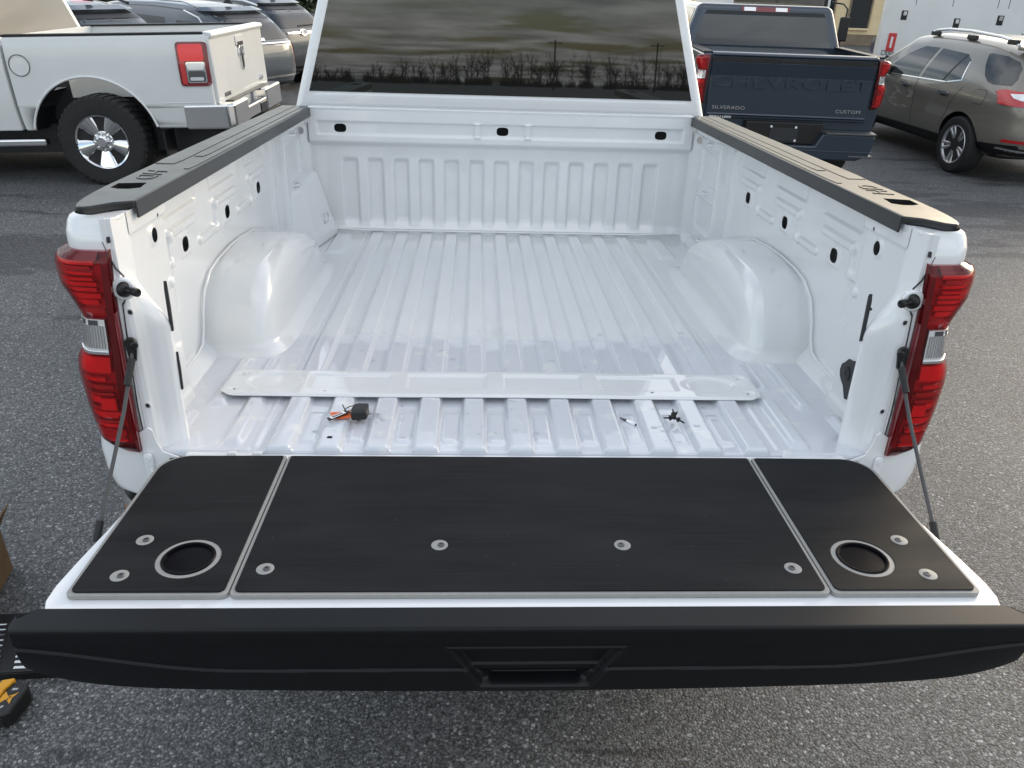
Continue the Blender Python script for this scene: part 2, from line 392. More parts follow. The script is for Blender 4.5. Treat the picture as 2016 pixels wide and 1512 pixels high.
def prism(name, outer, z0, z1, mat, parent=None, axis='z', holes=(), bevel=0.0, seg=2, s=1, angle=35):
    """polygon extruded along an axis; z0, z1 numbers or functions of (a,b)"""
    loops = [list(outer)] + [list(h) for h in holes]
    pts, edges = [], []
    for lp in loops:
        k = len(pts); n = len(lp); pts += lp
        edges += [(k + i, k + (i + 1) % n) for i in range(n)]
    g = AX[axis]
    h = lambda z, p: z(*p) if callable(z) else z
    bm = bmesh.new()
    lo = [bm.verts.new(g(p[0], p[1], h(z0, p))) for p in pts]
    hi = [bm.verts.new(g(p[0], p[1], h(z1, p))) for p in pts]
    if holes:
        r = delaunay_2d_cdt([Vector(p) for p in pts], edges, [], 2, 1e-7)
        # keep triangles inside the outer loop and outside the holes
        def inside(p, lp):
            c = False; j = len(lp) - 1
            for i in range(len(lp)):
                if (lp[i][1] > p[1]) != (lp[j][1] > p[1]) and p[0] < (lp[j][0] - lp[i][0]) * (p[1] - lp[i][1]) / (lp[j][1] - lp[i][1]) + lp[i][0]: c = not c
                j = i
            return c
        orig = [o[0] for o in r[3]]
        for fc in delaunay_2d_cdt([Vector(p) for p in pts], edges, [], 0, 1e-7)[2]:
            cxy = (sum(pts[i][0] for i in fc) / len(fc), sum(pts[i][1] for i in fc) / len(fc))
            if inside(cxy, loops[0]) and not any(inside(cxy, lp) for lp in loops[1:]):
                bm.faces.new([lo[i] for i in fc]); bm.faces.new([hi[i] for i in fc])
    else:
        bm.faces.new(lo); bm.faces.new(hi)
    for a, b in edges: bm.faces.new((lo[a], lo[b], hi[b], hi[a]))
    bmesh.ops.recalc_face_normals(bm, faces=bm.faces)
    v = [x.co[:] for x in bm.verts]; bm.verts.index_update()
    f = [[x.index for x in q.verts] for q in bm.faces]
    bm.free()
    o = mk(name, v, f, mat, parent, s, angle)
    if bevel: bev(o, bevel, seg)
    return o
def box(name, c, d, mat, parent=None, bevel=0.0, seg=2, s=1, rot=None):
    x, y, z = (k / 2 for k in d)
    v = [(-x, -y, -z), (x, -y, -z), (x, y, -z), (-x, y, -z), (-x, -y, z), (x, -y, z), (x, y, z), (-x, y, z)]
    M = Matrix.Identity(3) if rot is None else rot
    v = [tuple(M @ Vector(p) + Vector(c)) for p in v]
    f = [(3, 2, 1, 0), (4, 5, 6, 7), (0, 1, 5, 4), (1, 2, 6, 5), (2, 3, 7, 6), (3, 0, 4, 7)]
    o = mk(name, v, f, mat, parent, s, 35)
    if bevel: bev(o, bevel, seg)
    return o
def tube(name, pts, r, mat, parent=None, n=10, s=1, cap=True, closed=False):
    P = [Vector(p) for p in pts]; k = len(P)
    R = r if isinstance(r, (list, tuple)) else [r] * k
    T = []
    for i in range(k):
        a = P[(i - 1) % k] if closed or i > 0 else P[i]; b = P[(i + 1) % k] if closed or i < k - 1 else P[i]
        T.append((b - a).normalized())
    ref = Vector((0, 0, 1)) if abs(T[0].z) < 0.9 else Vector((1, 0, 0))
    nrm = (ref - T[0] * ref.dot(T[0])).normalized()
    v, f = [], []
    for i in range(k):
        nrm = (nrm - T[i] * nrm.dot(T[i])).normalized()
        bn = T[i].cross(nrm)
        for j in range(n):
            a = 2 * math.pi * j / n
            v.append(tuple(P[i] + (nrm * math.cos(a) + bn * math.sin(a)) * R[i]))
    for i in range(k if closed else k - 1):
        i2 = (i + 1) % k
        for j in range(n):
            f.append((i * n + j, i * n + (j + 1) % n, i2 * n + (j + 1) % n, i2 * n + j))
    if cap and not closed:
        f.append(tuple(range(n - 1, -1, -1))); f.append(tuple((k - 1) * n + j for j in range(n)))
    return mk(name, v, f, mat, parent, s, 50)
def lathe(name, prof, mat, parent=None, n=32, M=None, s=1, angle=35):
    """profile [(r,h)] spun about local z; M places it"""
    v, f = [], []
    M = M or Matrix.Identity(4)
    for (r, h) in prof:
        for j in range(n):
            a = 2 * math.pi * j / n
            v.append(tuple(M @ Vector((r * math.cos(a), r * math.sin(a), h))))
    for i in range(len(prof) - 1):
        for j in range(n):
            f.append((i * n + j, i * n + (j + 1) % n, (i + 1) * n + (j + 1) % n, (i + 1) * n + j))
    if prof[0][0] > 1e-6: f.append(tuple(range(n - 1, -1, -1)))
    if prof[-1][0] > 1e-6: f.append(tuple((len(prof) - 1) * n + j for j in range(n)))
    return mk(name, v, f, mat, parent, s, angle)
def to(loc, zdir, xdir=None):      # matrix whose z axis points along zdir
    z = Vector(zdir).normalized()
    x = Vector(xdir) if xdir else (Vector((1, 0, 0)) if abs(z.x) < 0.9 else Vector((0, 1, 0)))
    x = (x - z * x.dot(z)).normalized(); y = z.cross(x)
    M = Matrix(((x.x, y.x, z.x), (x.y, y.y, z.y), (x.z, y.z, z.z))).to_4x4(); M.translation = Vector(loc)
    return M
def arc(cx_, cy_, r, a0, a1, n, rx=None):
    return [(cx_ + r * math.cos(rad(a0 + (a1 - a0) * i / n)), cy_ + (rx or r) * math.sin(rad(a0 + (a1 - a0) * i / n))) for i in range(n + 1)]
def rrect(x0, y0, x1, y1, r, n=5):
    return arc(x1 - r, y1 - r, r, 0, 90, n) + arc(x0 + r, y1 - r, r, 90, 180, n) + arc(x0 + r, y0 + r, r, 180, 270, n) + arc(x1 - r, y0 + r, r, 270, 360, n)
def text(name, s_, size, depth, mat, parent, M, xscale=1.0, space=1.0, shear=0.0, bold=0.0):
    c = bpy.data.curves.new(name, 'FONT'); c.body = s_; c.size = size; c.extrude = depth; c.align_x = 'CENTER'; c.align_y = 'CENTER'
    c.space_character = space; c.shear = shear; c.offset = bold; c.resolution_u = 3
    t = bpy.data.objects.new(name + '_tmp', c); COL.objects.link(t)
    dg = bpy.context.evaluated_depsgraph_get()
    me = bpy.data.meshes.new_from_object(t.evaluated_get(dg))
    bpy.data.objects.remove(t); bpy.data.curves.remove(c)
    me.name = name
    me.transform(M @ Matrix.Diagonal((xscale, 1, 1, 1)))
    o = bpy.data.objects.new(name, me); COL.objects.link(o)
    me.materials.clear(); me.materials.append(MAT[mat]); o.parent = parent
    return o
def boolean(o, cutters):
    for c in cutters:
        m = o.modifiers.new('cut', 'BOOLEAN'); m.operation = 'DIFFERENCE'; m.object = c; m.solver = 'EXACT'
        try: m.material_mode = 'TRANSFER'
        except Exception: pass
    bake(o)
    for c in cutters: bpy.data.objects.remove(c)
    return o
def bake(o):
    par = o.parent; o.parent = None
    dg = bpy.context.evaluated_depsgraph_get(); dg.update()
    me = bpy.data.meshes.new_from_object(o.evaluated_get(dg))
    o.modifiers.clear(); old = o.data; o.data = me; bpy.data.meshes.remove(old)
    o.parent = par
    return o
def bvh_of(o):
    me = o.data
    return BVHTree.FromPolygons([x.co for x in me.vertices], [p.vertices[:] for p in me.polygons])
def patch(name, bvh, poly, axis, sg, mat, parent, off=0.004, thick=0.006, res=0.05):
    """polygon laid on a body surface: axis 'x' uses (y,z) outlines seen from side sg, 'y' uses (x,z), 'z' uses (x,y)"""
    n = len(poly); dense = []
    for i in range(n):
        a, b = Vector(poly[i]), Vector(poly[(i + 1) % n]); k = max(1, int((b - a).length / res))
        dense += [tuple(a.lerp(b, j / k)) for j in range(k)]
    def inside(p):
        c = False; j = n - 1
        for i in range(n):
            if (poly[i][1] > p[1]) != (poly[j][1] > p[1]) and p[0] < (poly[j][0] - poly[i][0]) * (p[1] - poly[i][1]) / (poly[j][1] - poly[i][1]) + poly[i][0]: c = not c
            j = i
        return c
    x0 = min(p[0] for p in poly); x1 = max(p[0] for p in poly); y0 = min(p[1] for p in poly); y1 = max(p[1] for p in poly)
    ins = []
    for a in np.arange(x0 + res / 2, x1, res):
        for b in np.arange(y0 + res / 2, y1, res):
            if inside((a, b)) and min(segd(a, b, poly[i], poly[(i + 1) % n]) for i in range(n)) > res * 0.35: ins.append((a, b))
    pts = dense + ins
    r = delaunay_2d_cdt([Vector(p) for p in pts], [(i, (i + 1) % len(dense)) for i in range(len(dense))], [], 0, 1e-7)
    fs = []
    for fc in r[2]:
        cxy = (sum(r[0][i][0] for i in fc) / 3, sum(r[0][i][1] for i in fc) / 3)
        if inside(cxy): fs.append(list(fc))
    d = {'x': Vector((-sg, 0, 0)), 'y': Vector((0, -sg, 0)), 'z': Vector((0, 0, -1))}[axis]
    v = []
    for p in r[0]:
        o = Vector(AX[axis](p[0], p[1], {'x': 9 * sg, 'y': 20 * sg, 'z': 9}[axis]))
        loc, nr, i_, d_ = bvh.ray_cast(o, d)
        if loc is None: loc, nr, i_, d_ = bvh.find_nearest(Vector(AX[axis](p[0], p[1], 0.8 * sg if axis == 'x' else 0.0)))
        if nr.dot(d) > 0: nr = -nr
        v.append(tuple(loc + nr * off))
    ff = []
    for q in fs:
        a, b, c = (Vector(v[i]) for i in q)
        ff.append(q if (b - a).cross(c - a).dot(d) < 0 else q[::-1])
    if thick:                       # rim with vertices of its own, so that the face keeps its shading
        cnt = {}
        for q in ff:
            for i in range(3):
                e_ = (q[i], q[(i + 1) % 3]); cnt[frozenset(e_)] = cnt.get(frozenset(e_), []) + [e_]
        cen = [sum(p[i] for p in v) / len(v) for i in range(3)]
        for es in list(cnt.values()):
            if len(es) == 1:
                i0, i1 = es[0]; k = len(v)
                back = d * thick
                a_, b_ = Vector(v[i0]), Vector(v[i1])
                v += [tuple(a_), tuple(b_), tuple(b_ + back), tuple(a_ + back)]
                ff.append([k + 1, k, k + 3, k + 2])
    return mk(name, v, ff, mat, parent, 1, 50)
def squircle(nx, ny, nz, p):
    """closed rounded cube: unit points and faces"""
    key, v, f = {}, [], []
    def vid(a):
        k = tuple(np.round(a, 5))
        if k not in key: key[k] = len(v); v.append(a)
        return key[k]
    def side(n, m, fn, flip):
        for i in range(n):
            for j in range(m):
                q = [vid(fn(2 * a / n - 1, 2 * b / m - 1)) for a, b in ((i, j), (i + 1, j), (i + 1, j + 1), (i, j + 1))]
                f.append(q[::-1] if flip else q)
    side(ny, nz, lambda a, b: (1, a, b), False); side(ny, nz, lambda a, b: (-1, a, b), True)
    side(nx, nz, lambda a, b: (a, 1, b), True); side(nx, nz, lambda a, b: (a, -1, b), False)
    side(nx, ny, lambda a, b: (a, b, 1), False); side(nx, ny, lambda a, b: (a, b, -1), True)
    A = np.array(v, float)
    A = A / (np.abs(A) ** p).sum(1, keepdims=True) ** (1 / p)
    return A, f

# ------------------------------------------------------------------ the ground and what lies beyond the lot
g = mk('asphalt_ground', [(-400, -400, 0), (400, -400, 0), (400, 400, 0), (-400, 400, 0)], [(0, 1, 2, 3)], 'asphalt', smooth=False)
g['kind'] = 'structure'
g = mk('grass_verge', [(-400, 48, 0.02), (9, 48, 0.02), (9, 399, 0.03), (-400, 399, 0.03)], [(0, 1, 2, 3)], 'grass', smooth=False)
g['kind'] = 'structure'

# ------------------------------------------------------------------ the open truck bed
TR = thing('pickup_truck', 'white pickup truck with its tailgate down and empty ribbed bed towards the camera', 'pickup truck', (0, 0, ZF), (-RAKE, 0, 0))

PITCHX = 0.117
def ribs(x):
    k = np.clip(np.round(x / PITCHX), -5, 5)
    d = np.abs(x - k * PITCHX)
    return 1 - ss(0.0225, 0.0345, d)
def floor_z(x, y):
    z = 0.015 * ribs(x) * ss(0.0, 0.004, y + 0.004) * (1 - ss(2.065, 2.085, y))
    # shallow pads in the valleys of the rear strip
    k = np.round(x / PITCHX - 0.5) + 0.5
    pad = band(x - k * PITCHX, -0.018, 0.018, 0.006) * band(y, 0.045, 0.20, 0.012) * (np.abs(x) < 0.6)
    z = z + 0.0035 * pad
    ax = np.abs(x)
    # stamped ribs beside the main field, rear corners and front corners
    for (c, w_, y0, y1) in ((0.705, 0.040, 0.03, 0.30), (0.80, 0.034, 0.24, 0.55), (0.855, 0.026, 0.05, 0.20), (0.725, 0.022, 0.36, 0.55)):
        z = z + 0.011 * band(ax, c - w_ / 2, c + w_ / 2, 0.018) * band(y, y0, y1, 0.03)
    z = z + 0.012 * band(ax, 0.705, 0.775, 0.016) * band(y, 1.72, 2.04, 0.02)
    # lap seams of the floor sheets
    z = z + 0.003 * band(ax, 0.640, 0.655, 0.005) * (y > 0.02) + 0.002 * ss(0.655, 0.66, ax)
    z = z + 0.004 * np.exp(-((ax - 0.625) / 0.004) ** 2) * band(y, 0.45, 2.0, 0.05)
    # raised lip against the bulkhead
    z = z + 0.012 * ss(2.062, 2.085, y)
    # slight oil-canning
    z = z + 0.0006 * np.sin(x * 23 + 1.3 * np.sin(y * 5)) * np.sin(y * 9 + x * 3)
    return z
xs = np.linspace(-0.95, 0.95, 521); ys = np.concatenate([[-0.0045, -0.003], np.linspace(0, 2.10, 300)])
def ff(x, y):
    z = floor_z(x, np.maximum(y, 0.0))
    z = np.where(y < -0.004, -0.022, np.where(y < 0, z - 0.003, z))
    return x, y, z
FH = [(x, 2.03, 0.006, 0.005, 2) for x in (-0.527, -0.41, -0.293, 0.176, 0.293, 0.41)] + [(-0.47, 0.045, 0.009, 0.006, 2)]
FH = [(h[0], h[1], h[2], h[3], 2) for h in FH]
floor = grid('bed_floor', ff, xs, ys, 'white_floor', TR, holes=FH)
box('floor_underside', (0, 1.05, -0.045), (1.86, 2.08, 0.02), 'hole_dark', TR)
# rear sill the floor rests on
prism('rear_sill', [(-0.80, -0.030), (0.80, -0.030), (0.80, -0.0055), (-0.80, -0.0055)], -0.11, -0.0035, 'white_paint', TR, bevel=0.004)
for x0, x1 in ((-0.80, -0.645), (0.645, 0.80)):
    box('sill_flange', ((x0 + x1) / 2, -0.013, -0.006), (x1 - x0, 0.018, 0.014), 'white_bed', TR, bevel=0.004)
for x in (-0.69, -0.63):
    box('sill_tab', (x, -0.017, 0.003), (0.022, 0.012, 0.010), 'white_bed', TR, bevel=0.003)

# front bulkhead
def bulk(x, z):
    y = np.full_like(x, 2.085)
    top = ss(0.405, 0.435, z)
    y = y - 0.030 * top                                             # box beam across the top
    y = y + 0.013 * band(z, 0.462, 0.516, 0.008) * band(x, -0.835, 0.832, 0.008)    # recessed channel with three slots
    for c in (-0.115, 0.115): y = y - 0.013 * band(x, c - 0.013, c + 0.013, 0.006) * band(z, 0.458, 0.520, 0.006)
    k = np.clip(np.round(x / PITCHX), -6, 6)
    d = np.abs(x - k * PITCHX)
    rib = (1 - ss(0.026, 0.039, d)) * ss(0.030, 0.085, z) * (1 - ss(0.335, 0.362, z)) * (np.abs(x) < 0.76)
    y = y + 0.018 * rib
    for sx in np.arange(-0.80, 0.81, 0.117): y = y + 0.0012 * np.exp(-(((x - sx) ** 2 + (z - 0.018) ** 2) / 0.004 ** 2))     # spot welds
    y = y + 0.012 * (1 - ss(0.025, 0.07, z)) * -1.0                  # foot curves toward the floor
    y = y - 0.006 * ss(0.80, 0.86, np.abs(x)) * (1 - top)
    y = y - 0.006 * np.exp(-((z - 0.030) / 0.006) ** 2)
    y = y + 0.0008 * np.sin(x * 17 + 2) * np.sin(z * 30)
    y = y - 0.004 * ss(0.565, 0.575, z)
    return x, y, z
zs = np.linspace(0.0, 0.575, 150)
bh = grid('bulkhead', bulk, np.linspace(-0.875, 0.875, 420), zs, 'white_bed', TR, flip=True,
     holes=[(-0.735, 0.488, 0.027, 0.0185, 3), (0.0, 0.488, 0.027, 0.0185, 3), (0.730, 0.488, 0.027, 0.0185, 3)])
prism('bulkhead_ledge', [(-0.872, 2.0535), (0.872, 2.0535), (0.872, 2.115), (-0.872, 2.115)], 0.568, 0.578, 'white_paint', TR, bevel=0.004, seg=3)
box('bulkhead_back', (0, 2.125, 0.29), (1.74, 0.006, 0.56), 'hole_dark', TR)
tube('seam_bead', [(-0.845, 2.055, 0.035), (-0.66, 2.062, 0.024), (0.66, 2.062, 0.024), (0.845, 2.055, 0.035)], 0.004, 'white_bed', TR, n=8)

HOLES_Y = (0.55, 0.957, 1.36)
def wall(y, z):
    x = np.full_like(y, 0.940)
    x = x - 0.070 * ss(0.495, 0.548, z)
    x = x - 0.045 * (1 - ss(0.0, 0.055, z)) ** 2
    for h in HOLES_Y:
        b = np.zeros_like(y)
        for a, c in (((h + 0.10, 0.408), (h - 0.115, 0.408)), ((h - 0.115, 0.408), (h - 0.125, 0.335)), ((h - 0.125, 0.335), (h - 0.28, 0.333))):
            b = np.maximum(b, 1 - ss(0.0085, 0.015, segd(y, z, a, c)))
        x = x - 0.009 * b
        for c in ((h - 0.115, 0.408), (h - 0.125, 0.335)):
            x = x - 0.006 * (1 - ss(0.010, 0.022, np.hypot(y - c[0], z - c[1])))
        x = x - 0.004 * band(y, h - 0.040, h + 0.040, 0.008) * band(z, 0.322, 0.388, 0.008)
        # upper stamped block
        x = x + 0.010 * band(y, h - 0.13, h + 0.14, 0.03) * band(z, 0.452, 0.53, 0.014) * 0.8
    # lower faint panel
    x = x + 0.006 * band(y, 0.32, 0.44, 0.02) * band(z, 0.20, 0.32, 0.02)
    # front bracket column with two recessed faces
    col = band(y, 1.665, 1.985, 0.02)
    x = x - 0.040 * col
    x = x + 0.012 * col * band(y, 1.70, 1.95, 0.012) * (band(z, 0.315, 0.455, 0.010) + band(z, 0.11, 0.245, 0.010))
    x = x - 0.012 * band(y, 1.55, 1.60, 0.02) * (z < 0.5)
    x = x - 0.068 * ss(2.005, 2.08, y)
    # rear pillar panel
    x = x - 0.058 * (1 - ss(0.285, 0.305, y))
    x = x - 0.006 * (1 - ss(0.016, 0.032, np.hypot(y - 0.205, z - 0.470)))
    for sy in np.arange(0.36, 2.0, 0.11): x = x + 0.0012 * np.exp(-(((y - sy) ** 2 + (z - 0.525) ** 2) / 0.004 ** 2))
    x = np.maximum(x, 0.874)
    x = x + 0.0008 * np.sin(y * 11) * np.sin(z * 19)
    return x, y, z
for s in (1, -1):
    wl = grid('inner_side_wall', wall, np.linspace(0.066, 2.09, 440), np.linspace(0.0, 0.556, 160), 'white_bed', TR, s=s, flip=True,
         holes=[(h, 0.355, 0.024, 0.021, 2.6) for h in HOLES_Y] + [(0.205, 0.470, 0.016, 0.018, 2), (0.235, 0.51, 0.005, 0.006, 2), (2.04, 0.475, 0.010, 0.016, 2)])
    box('wall_cavity', (0.99, 1.1, 0.30), (0.004, 1.96, 0.50), 'hole_dark', TR, s=s)
    for (y, z) in ((1.815, 0.488), (1.815, 0.280)) + (((1.80, 0.072),) if s > 0 else ()):
        tube('tie_down_loop', [(0.912, y - 0.030, z), (0.893, y - 0.026, z), (0.884, y - 0.015, z), (0.884, y + 0.015, z), (0.893, y + 0.026, z), (0.912, y + 0.030, z)], 0.0055, 'white_bed', TR, s=s)
    # studs along the rear pillar
    for (y, z) in ((0.325, 0.455), (0.315, 0.205), (0.315, 0.045)):
        lathe('stud', [(0.010, 0), (0.010, 0.022), (0.007, 0.028), (0, 0.028)], 'white_bed', TR, 14, to((0.940, y, z), (-1, 0, 0)), s=s)
    if s < 0:   # filler cover in the left front corner
        # front corner gusset
        gv = [(0.945, 1.66, 0.0), (0.815, 1.80, 0.0), (0.765, 2.075, 0.0), (0.945, 2.075, 0.0),
              (0.905, 1.70, 0.262), (0.872, 1.80, 0.270), (0.850, 2.065, 0.300), (0.945, 2.075, 0.32), (0.945, 1.68, 0.262)]
        gf = [(0, 1, 5, 4), (1, 2, 6, 5), (4, 5, 6, 7, 8), (0, 4, 8), (0, 8, 7, 3), (2, 3, 7, 6), (0, 3, 2, 1)]
        go = mk('corner_gusset', gv, gf, 'white_bed', TR, s=s, angle=60)
        bev(go, 0.022, 4, 20)
        # a D-shaped stamping on the gusset
        if s < 0:
            tube('gusset_stamp', [(0.806, 1.93, 0.085), (0.812, 1.93, 0.125), (0.806, 1.98, 0.125), (0.798, 2.00, 0.105), (0.798, 1.985, 0.085)], 0.003, 'white_bed', TR, s=s, n=8, closed=True)

    # wheel house: a rounded box standing in the bed
    A, f = squircle(32, 64, 32, 8.0)
    keep = A[:, 2] > -0.05
    a1 = A[:, 1]
    zn = np.clip(A[:, 2], -0.05, 1)
    flare = 0.045 * (1 - ss(0.0, 0.20, zn)) ** 2
    y_ = 0.985 + np.where(a1 < 0, 0.385 * a1, 0.60 * a1)
    y_ = y_ + np.sign(a1) * np.abs(a1) ** 3 * (flare - 0.035 * zn ** 1.4)
    aa = np.abs(a1)
    fall = np.where(a1 > 0, np.sqrt(np.clip(1 - 0.93 * aa ** 2, 0, 1)) / np.clip(1 - 0.93 * aa ** 8, 0.02, 1) ** 0.125, np.clip(1 - 0.90 * aa ** 2.7, 0, 1) ** (1 / 2.7) / np.clip(1 - 0.90 * aa ** 8, 0.02, 1) ** 0.125)
    x_ = 0.96 + A[:, 0] * (0.236 - 0.026 * zn + flare * 0.8)
    z_ = 0.243 * zn * np.clip(fall, 0, 1)
    kf = [q for q in f if all(keep[i] for i in q) and min(x_[i] for i in q) < 0.95]
    mk('wheel_house', np.stack([x_, y_, z_], -1), kf, 'white_bed', TR, s=s, angle=None)
    # pinch-weld bead round the wheel house, on the wall and down to the floor
    bead = [(0.932, 0.33, 0.030), (0.932, 0.50, 0.034), (0.932, 0.553, 0.045), (0.932, 0.580, 0.085), (0.932, 0.597, 0.135), (0.932, 0.630, 0.190), (0.932, 0.70, 0.228), (0.932, 0.80, 0.243), (0.932, 0.93, 0.248), (0.932, 1.05, 0.245), (0.932, 1.2, 0.232), (0.932, 1.34, 0.20), (0.932, 1.46, 0.15), (0.932, 1.57, 0.06)]
    tube('wheel_house_seam', bead, 0.0045, 'white_bed', TR, s=s, n=8)

    # ---- rear post: rounded column at the tailgate opening
    zz_ = np.concatenate([np.linspace(-0.028, 0.40, 60), np.linspace(0.405, 0.556, 60)])
    plan = np.array([(0.900, -0.006), (0.8905, -0.006), (0.888, -0.0035), (0.8855, -0.006), (0.876, -0.005), (0.868, 0.000), (0.862, 0.008), (0.852, 0.019), (0.836, 0.030), (0.822, 0.042), (0.814, 0.052), (0.813, 0.060), (0.818, 0.067), (0.832, 0.070), (0.86, 0.072), (0.885, 0.074)])
    tt = np.linspace(0, 1, len(plan)); tf = np.linspace(0, 1, 140)
    px = np.interp(tf, tt, plan[:, 0]); py = np.interp(tf, tt, plan[:, 1])
    ker = np.hanning(7); ker /= ker.sum()
    px[3:-3] = np.convolve(px, ker, 'valid'); py[3:-3] = np.convolve(py, ker, 'valid')
    def post(t, z):
        x = np.interp(t, tf, px); y = np.interp(t, tf, py)
        k = ss(0.36, 0.50, z + 0.10 * t)
        x = x + k * np.clip(0.880 - x, 0, 1) * 0.93
        y = y + k * 0.03 * np.sin(np.pi * np.clip(t, 0, 1)) * 0.3
        # boss round the striker pin
        d = np.hypot(x - 0.872, z - 0.407)
        y = y - 0.006 * (1 - ss(0.020, 0.036, d)) * (t < 0.5)
        return x, y, z
    grid('rear_post', post, tf, zz_, 'white_paint', TR, s=s, angle=None)
    # panel seam line and small holes on the rear flange
    prism('panel_seam', [(0.889, -0.01), (0.8915, -0.01), (0.8945, 0.12), (0.888, 0.30), (0.884, 0.372), (0.872, 0.388), (0.872, 0.384), (0.882, 0.368), (0.8855, 0.30), (0.892, 0.12)], -0.0078, -0.0068, 'hole_dark', TR, axis='y', s=s)
    prism('panel_seam', [(0.870, 0.432), (0.886, 0.452), (0.893, 0.475), (0.902, 0.508), (0.9005, 0.5082), (0.8915, 0.4757), (0.8845, 0.4535), (0.8688, 0.4333)], lambda p, q: -0.0072 + 0.014 * float(ss(0.485, 0.56, q)) ** 2, lambda p, q: -0.003 + 0.014 * float(ss(0.485, 0.56, q)) ** 2, 'hole_dark', TR, axis='y', s=s)
    for z in (0.352, 0.123):
        lathe('post_hole', [(0.0085, 0), (0.0085, 0.0012), (0.0060, 0.0012), (0.0060, 0.0008), (0, 0.0008)], 'white_paint', TR, 20, to((0.871, -0.0048, z), (0.15, -1, 0)), s=s)
        lathe('post_hole', [(0.0055, 0.0009), (0, 0.0011)], 'hole_dark', TR, 16, to((0.871, -0.0052, z), (0.15, -1, 0)), s=s)
    # dark slots on the inner edge
    if s < 0:
        for z0, z1 in ((0.285, 0.403), (0.136, 0.231)):
            prism('post_slot', [(0.055, z0), (0.059, z0 + 0.004), (0.063, (z0 + z1) / 2), (0.062, z1), (0.058, z1 - 0.02)], 0.8085, 0.816, 'hole_dark', TR, axis='x', s=s)
    else:
        prism('post_slot', [(0.054, 0.282), (0.060, 0.279), (0.066, 0.392), (0.062, 0.398), (0.057, 0.38)], 0.8085, 0.816, 'hole_dark', TR, axis='x', s=s)
        co = prism('pillar_cutout', [(0.160, 0.172), (0.180, 0.176), (0.200, 0.168), (0.221, 0.165), (0.236, 0.150), (0.252, 0.138), (0.256, 0.120), (0.250, 0.104), (0.238, 0.095), (0.222, 0.086), (0.200, 0.057), (0.160, 0.068)], 0.8785, 0.895, 'satin_black', TR, axis='x', s=s, bevel=0.001)
        lathe('cutout_fitting', [(0.020, 0), (0.020, 0.0015), (0.016, 0.0025), (0.006, 0.0025), (0.005, 0.001), (0, 0.001)], 'black_plastic', co, 20, to((0.8785, 0.215, 0.125), (-1, 0, 0)), s=s)
        lathe('post_hole', [(0.004, 0), (0, 0.001)], 'hole_dark', TR, 12, to((0.8135, 0.050, 0.365), (-1, -0.5, 0)), s=s)
    # lower corner: bent flange, black gap and hinge ear
    prism('corner_flange', [(0.812, -0.10), (0.900, -0.10), (0.900, 0.055), (0.878, 0.070), (0.868, 0.062), (0.862, 0.030), (0.852, 0.005), (0.812, -0.012)], -0.0135, -0.0085, 'white_paint', TR, axis='y', bevel=0.002, s=s)
    box('corner_gap', (0.826, -0.011, -0.021), (0.024, 0.012, 0.018), 'hole_dark', TR, s=s)
    prism('hinge_ear', rrect(0.876, -0.085, 0.897, 0.004, 0.009), -0.024, -0.0140, 'white_paint', TR, axis='y', bevel=0.003, s=s)
    prism('hinge_ear', [(0.862, -0.055), (0.882, -0.035), (0.882, -0.075), (0.862, -0.085)], -0.030, -0.0142, 'white_paint', TR, axis='y', bevel=0.004, s=s)
    lathe('hinge_rivet', [(0.006, 0), (0.006, 0.002), (0.0025, 0.002), (0.0025, 0.001), (0, 0.001)], 'white_paint', TR, 16, to((0.8865, -0.0242, -0.010), (0, -1, 0)), s=s)
    lathe('hinge_socket', [(0.016, 0), (0.016, 0.01), (0.010, 0.011), (0, 0.006)], 'satin_black', TR, 20, to((0.886, -0.016, -0.105), (0, -1, 0)), s=s)
    # striker pin
    sp = lathe('striker_pin', [(0.0175, 0), (0.0175, 0.006), (0.015, 0.010), (0.0085, 0.012), (0.0075, 0.030), (0.0095, 0.033), (0.0095, 0.046), (0.006, 0.047), (0.004, 0.044), (0, 0.044)], 'satin_black', TR, 24, to((0.873, -0.0115, 0.407), (-1.0, -0.62, 0.02)), s=s)
    lathe('striker_boss', [(0.025, -0.01), (0.025, 0.001), (0.022, 0.004), (0, 0.004)], 'white_paint', TR, 28, to((0.874, -0.0095, 0.407), (-0.15, -1, 0)), s=s)
    # ---- tailgate cable
    cb = tube('tailgate_cable', [(0.872, -0.026, 0.270), (0.8745, -0.040, 0.24), (0.880, -0.105, 0.155), (0.889, -0.19, 0.058), (0.896, -0.272, -0.030)], [0.0042] * 5, 'cable', TR, n=12, s=s)
    d_ = Vector((0.006, -0.075, -0.090)).normalized()
    tube('cable_sleeve', [tuple(Vector((0.8735, -0.034, 0.252)) + d_ * t for t in [0])[0], tuple(Vector((0.8735, -0.034, 0.252)) + d_ * 0.06)], [0.0085, 0.0075], 'black_plastic', cb, n=14, s=s)
    prism('cable_eyelet', arc(0.872, 0.288, 0.0135, -20, 200, 12) + [(0.866, 0.245), (0.880, 0.243)], -0.032, -0.022, 'black_plastic', cb, axis='y', bevel=0.003, s=s)
    lathe('cable_bolt', [(0.007, 0), (0.007, 0.018), (0.0085, 0.019), (0.0085, 0.026), (0.006, 0.028), (0, 0.028)], 'satin_black', cb, 18, to((0.872, -0.016, 0.287), (-0.5, -1, 0)), s=s)
    tube('cable_end', [(0.8955, -0.262, -0.018), (0.898, -0.290, -0.052)], [0.008, 0.008], 'black_plastic', cb, n=12, s=s)

    # ---- outer bedside
    ZB = [0.562, 0.556, 0.545, 0.525, 0.50, 0.40, 0.2, 0.08, 0.0, -0.06, -0.10, -0.115, -0.118]
    XB = [0.970, 0.982, 0.988, 0.991, 0.990, 0.983, 0.987, 1.003, 1.014, 1.010, 0.998, 0.985, 0.970]
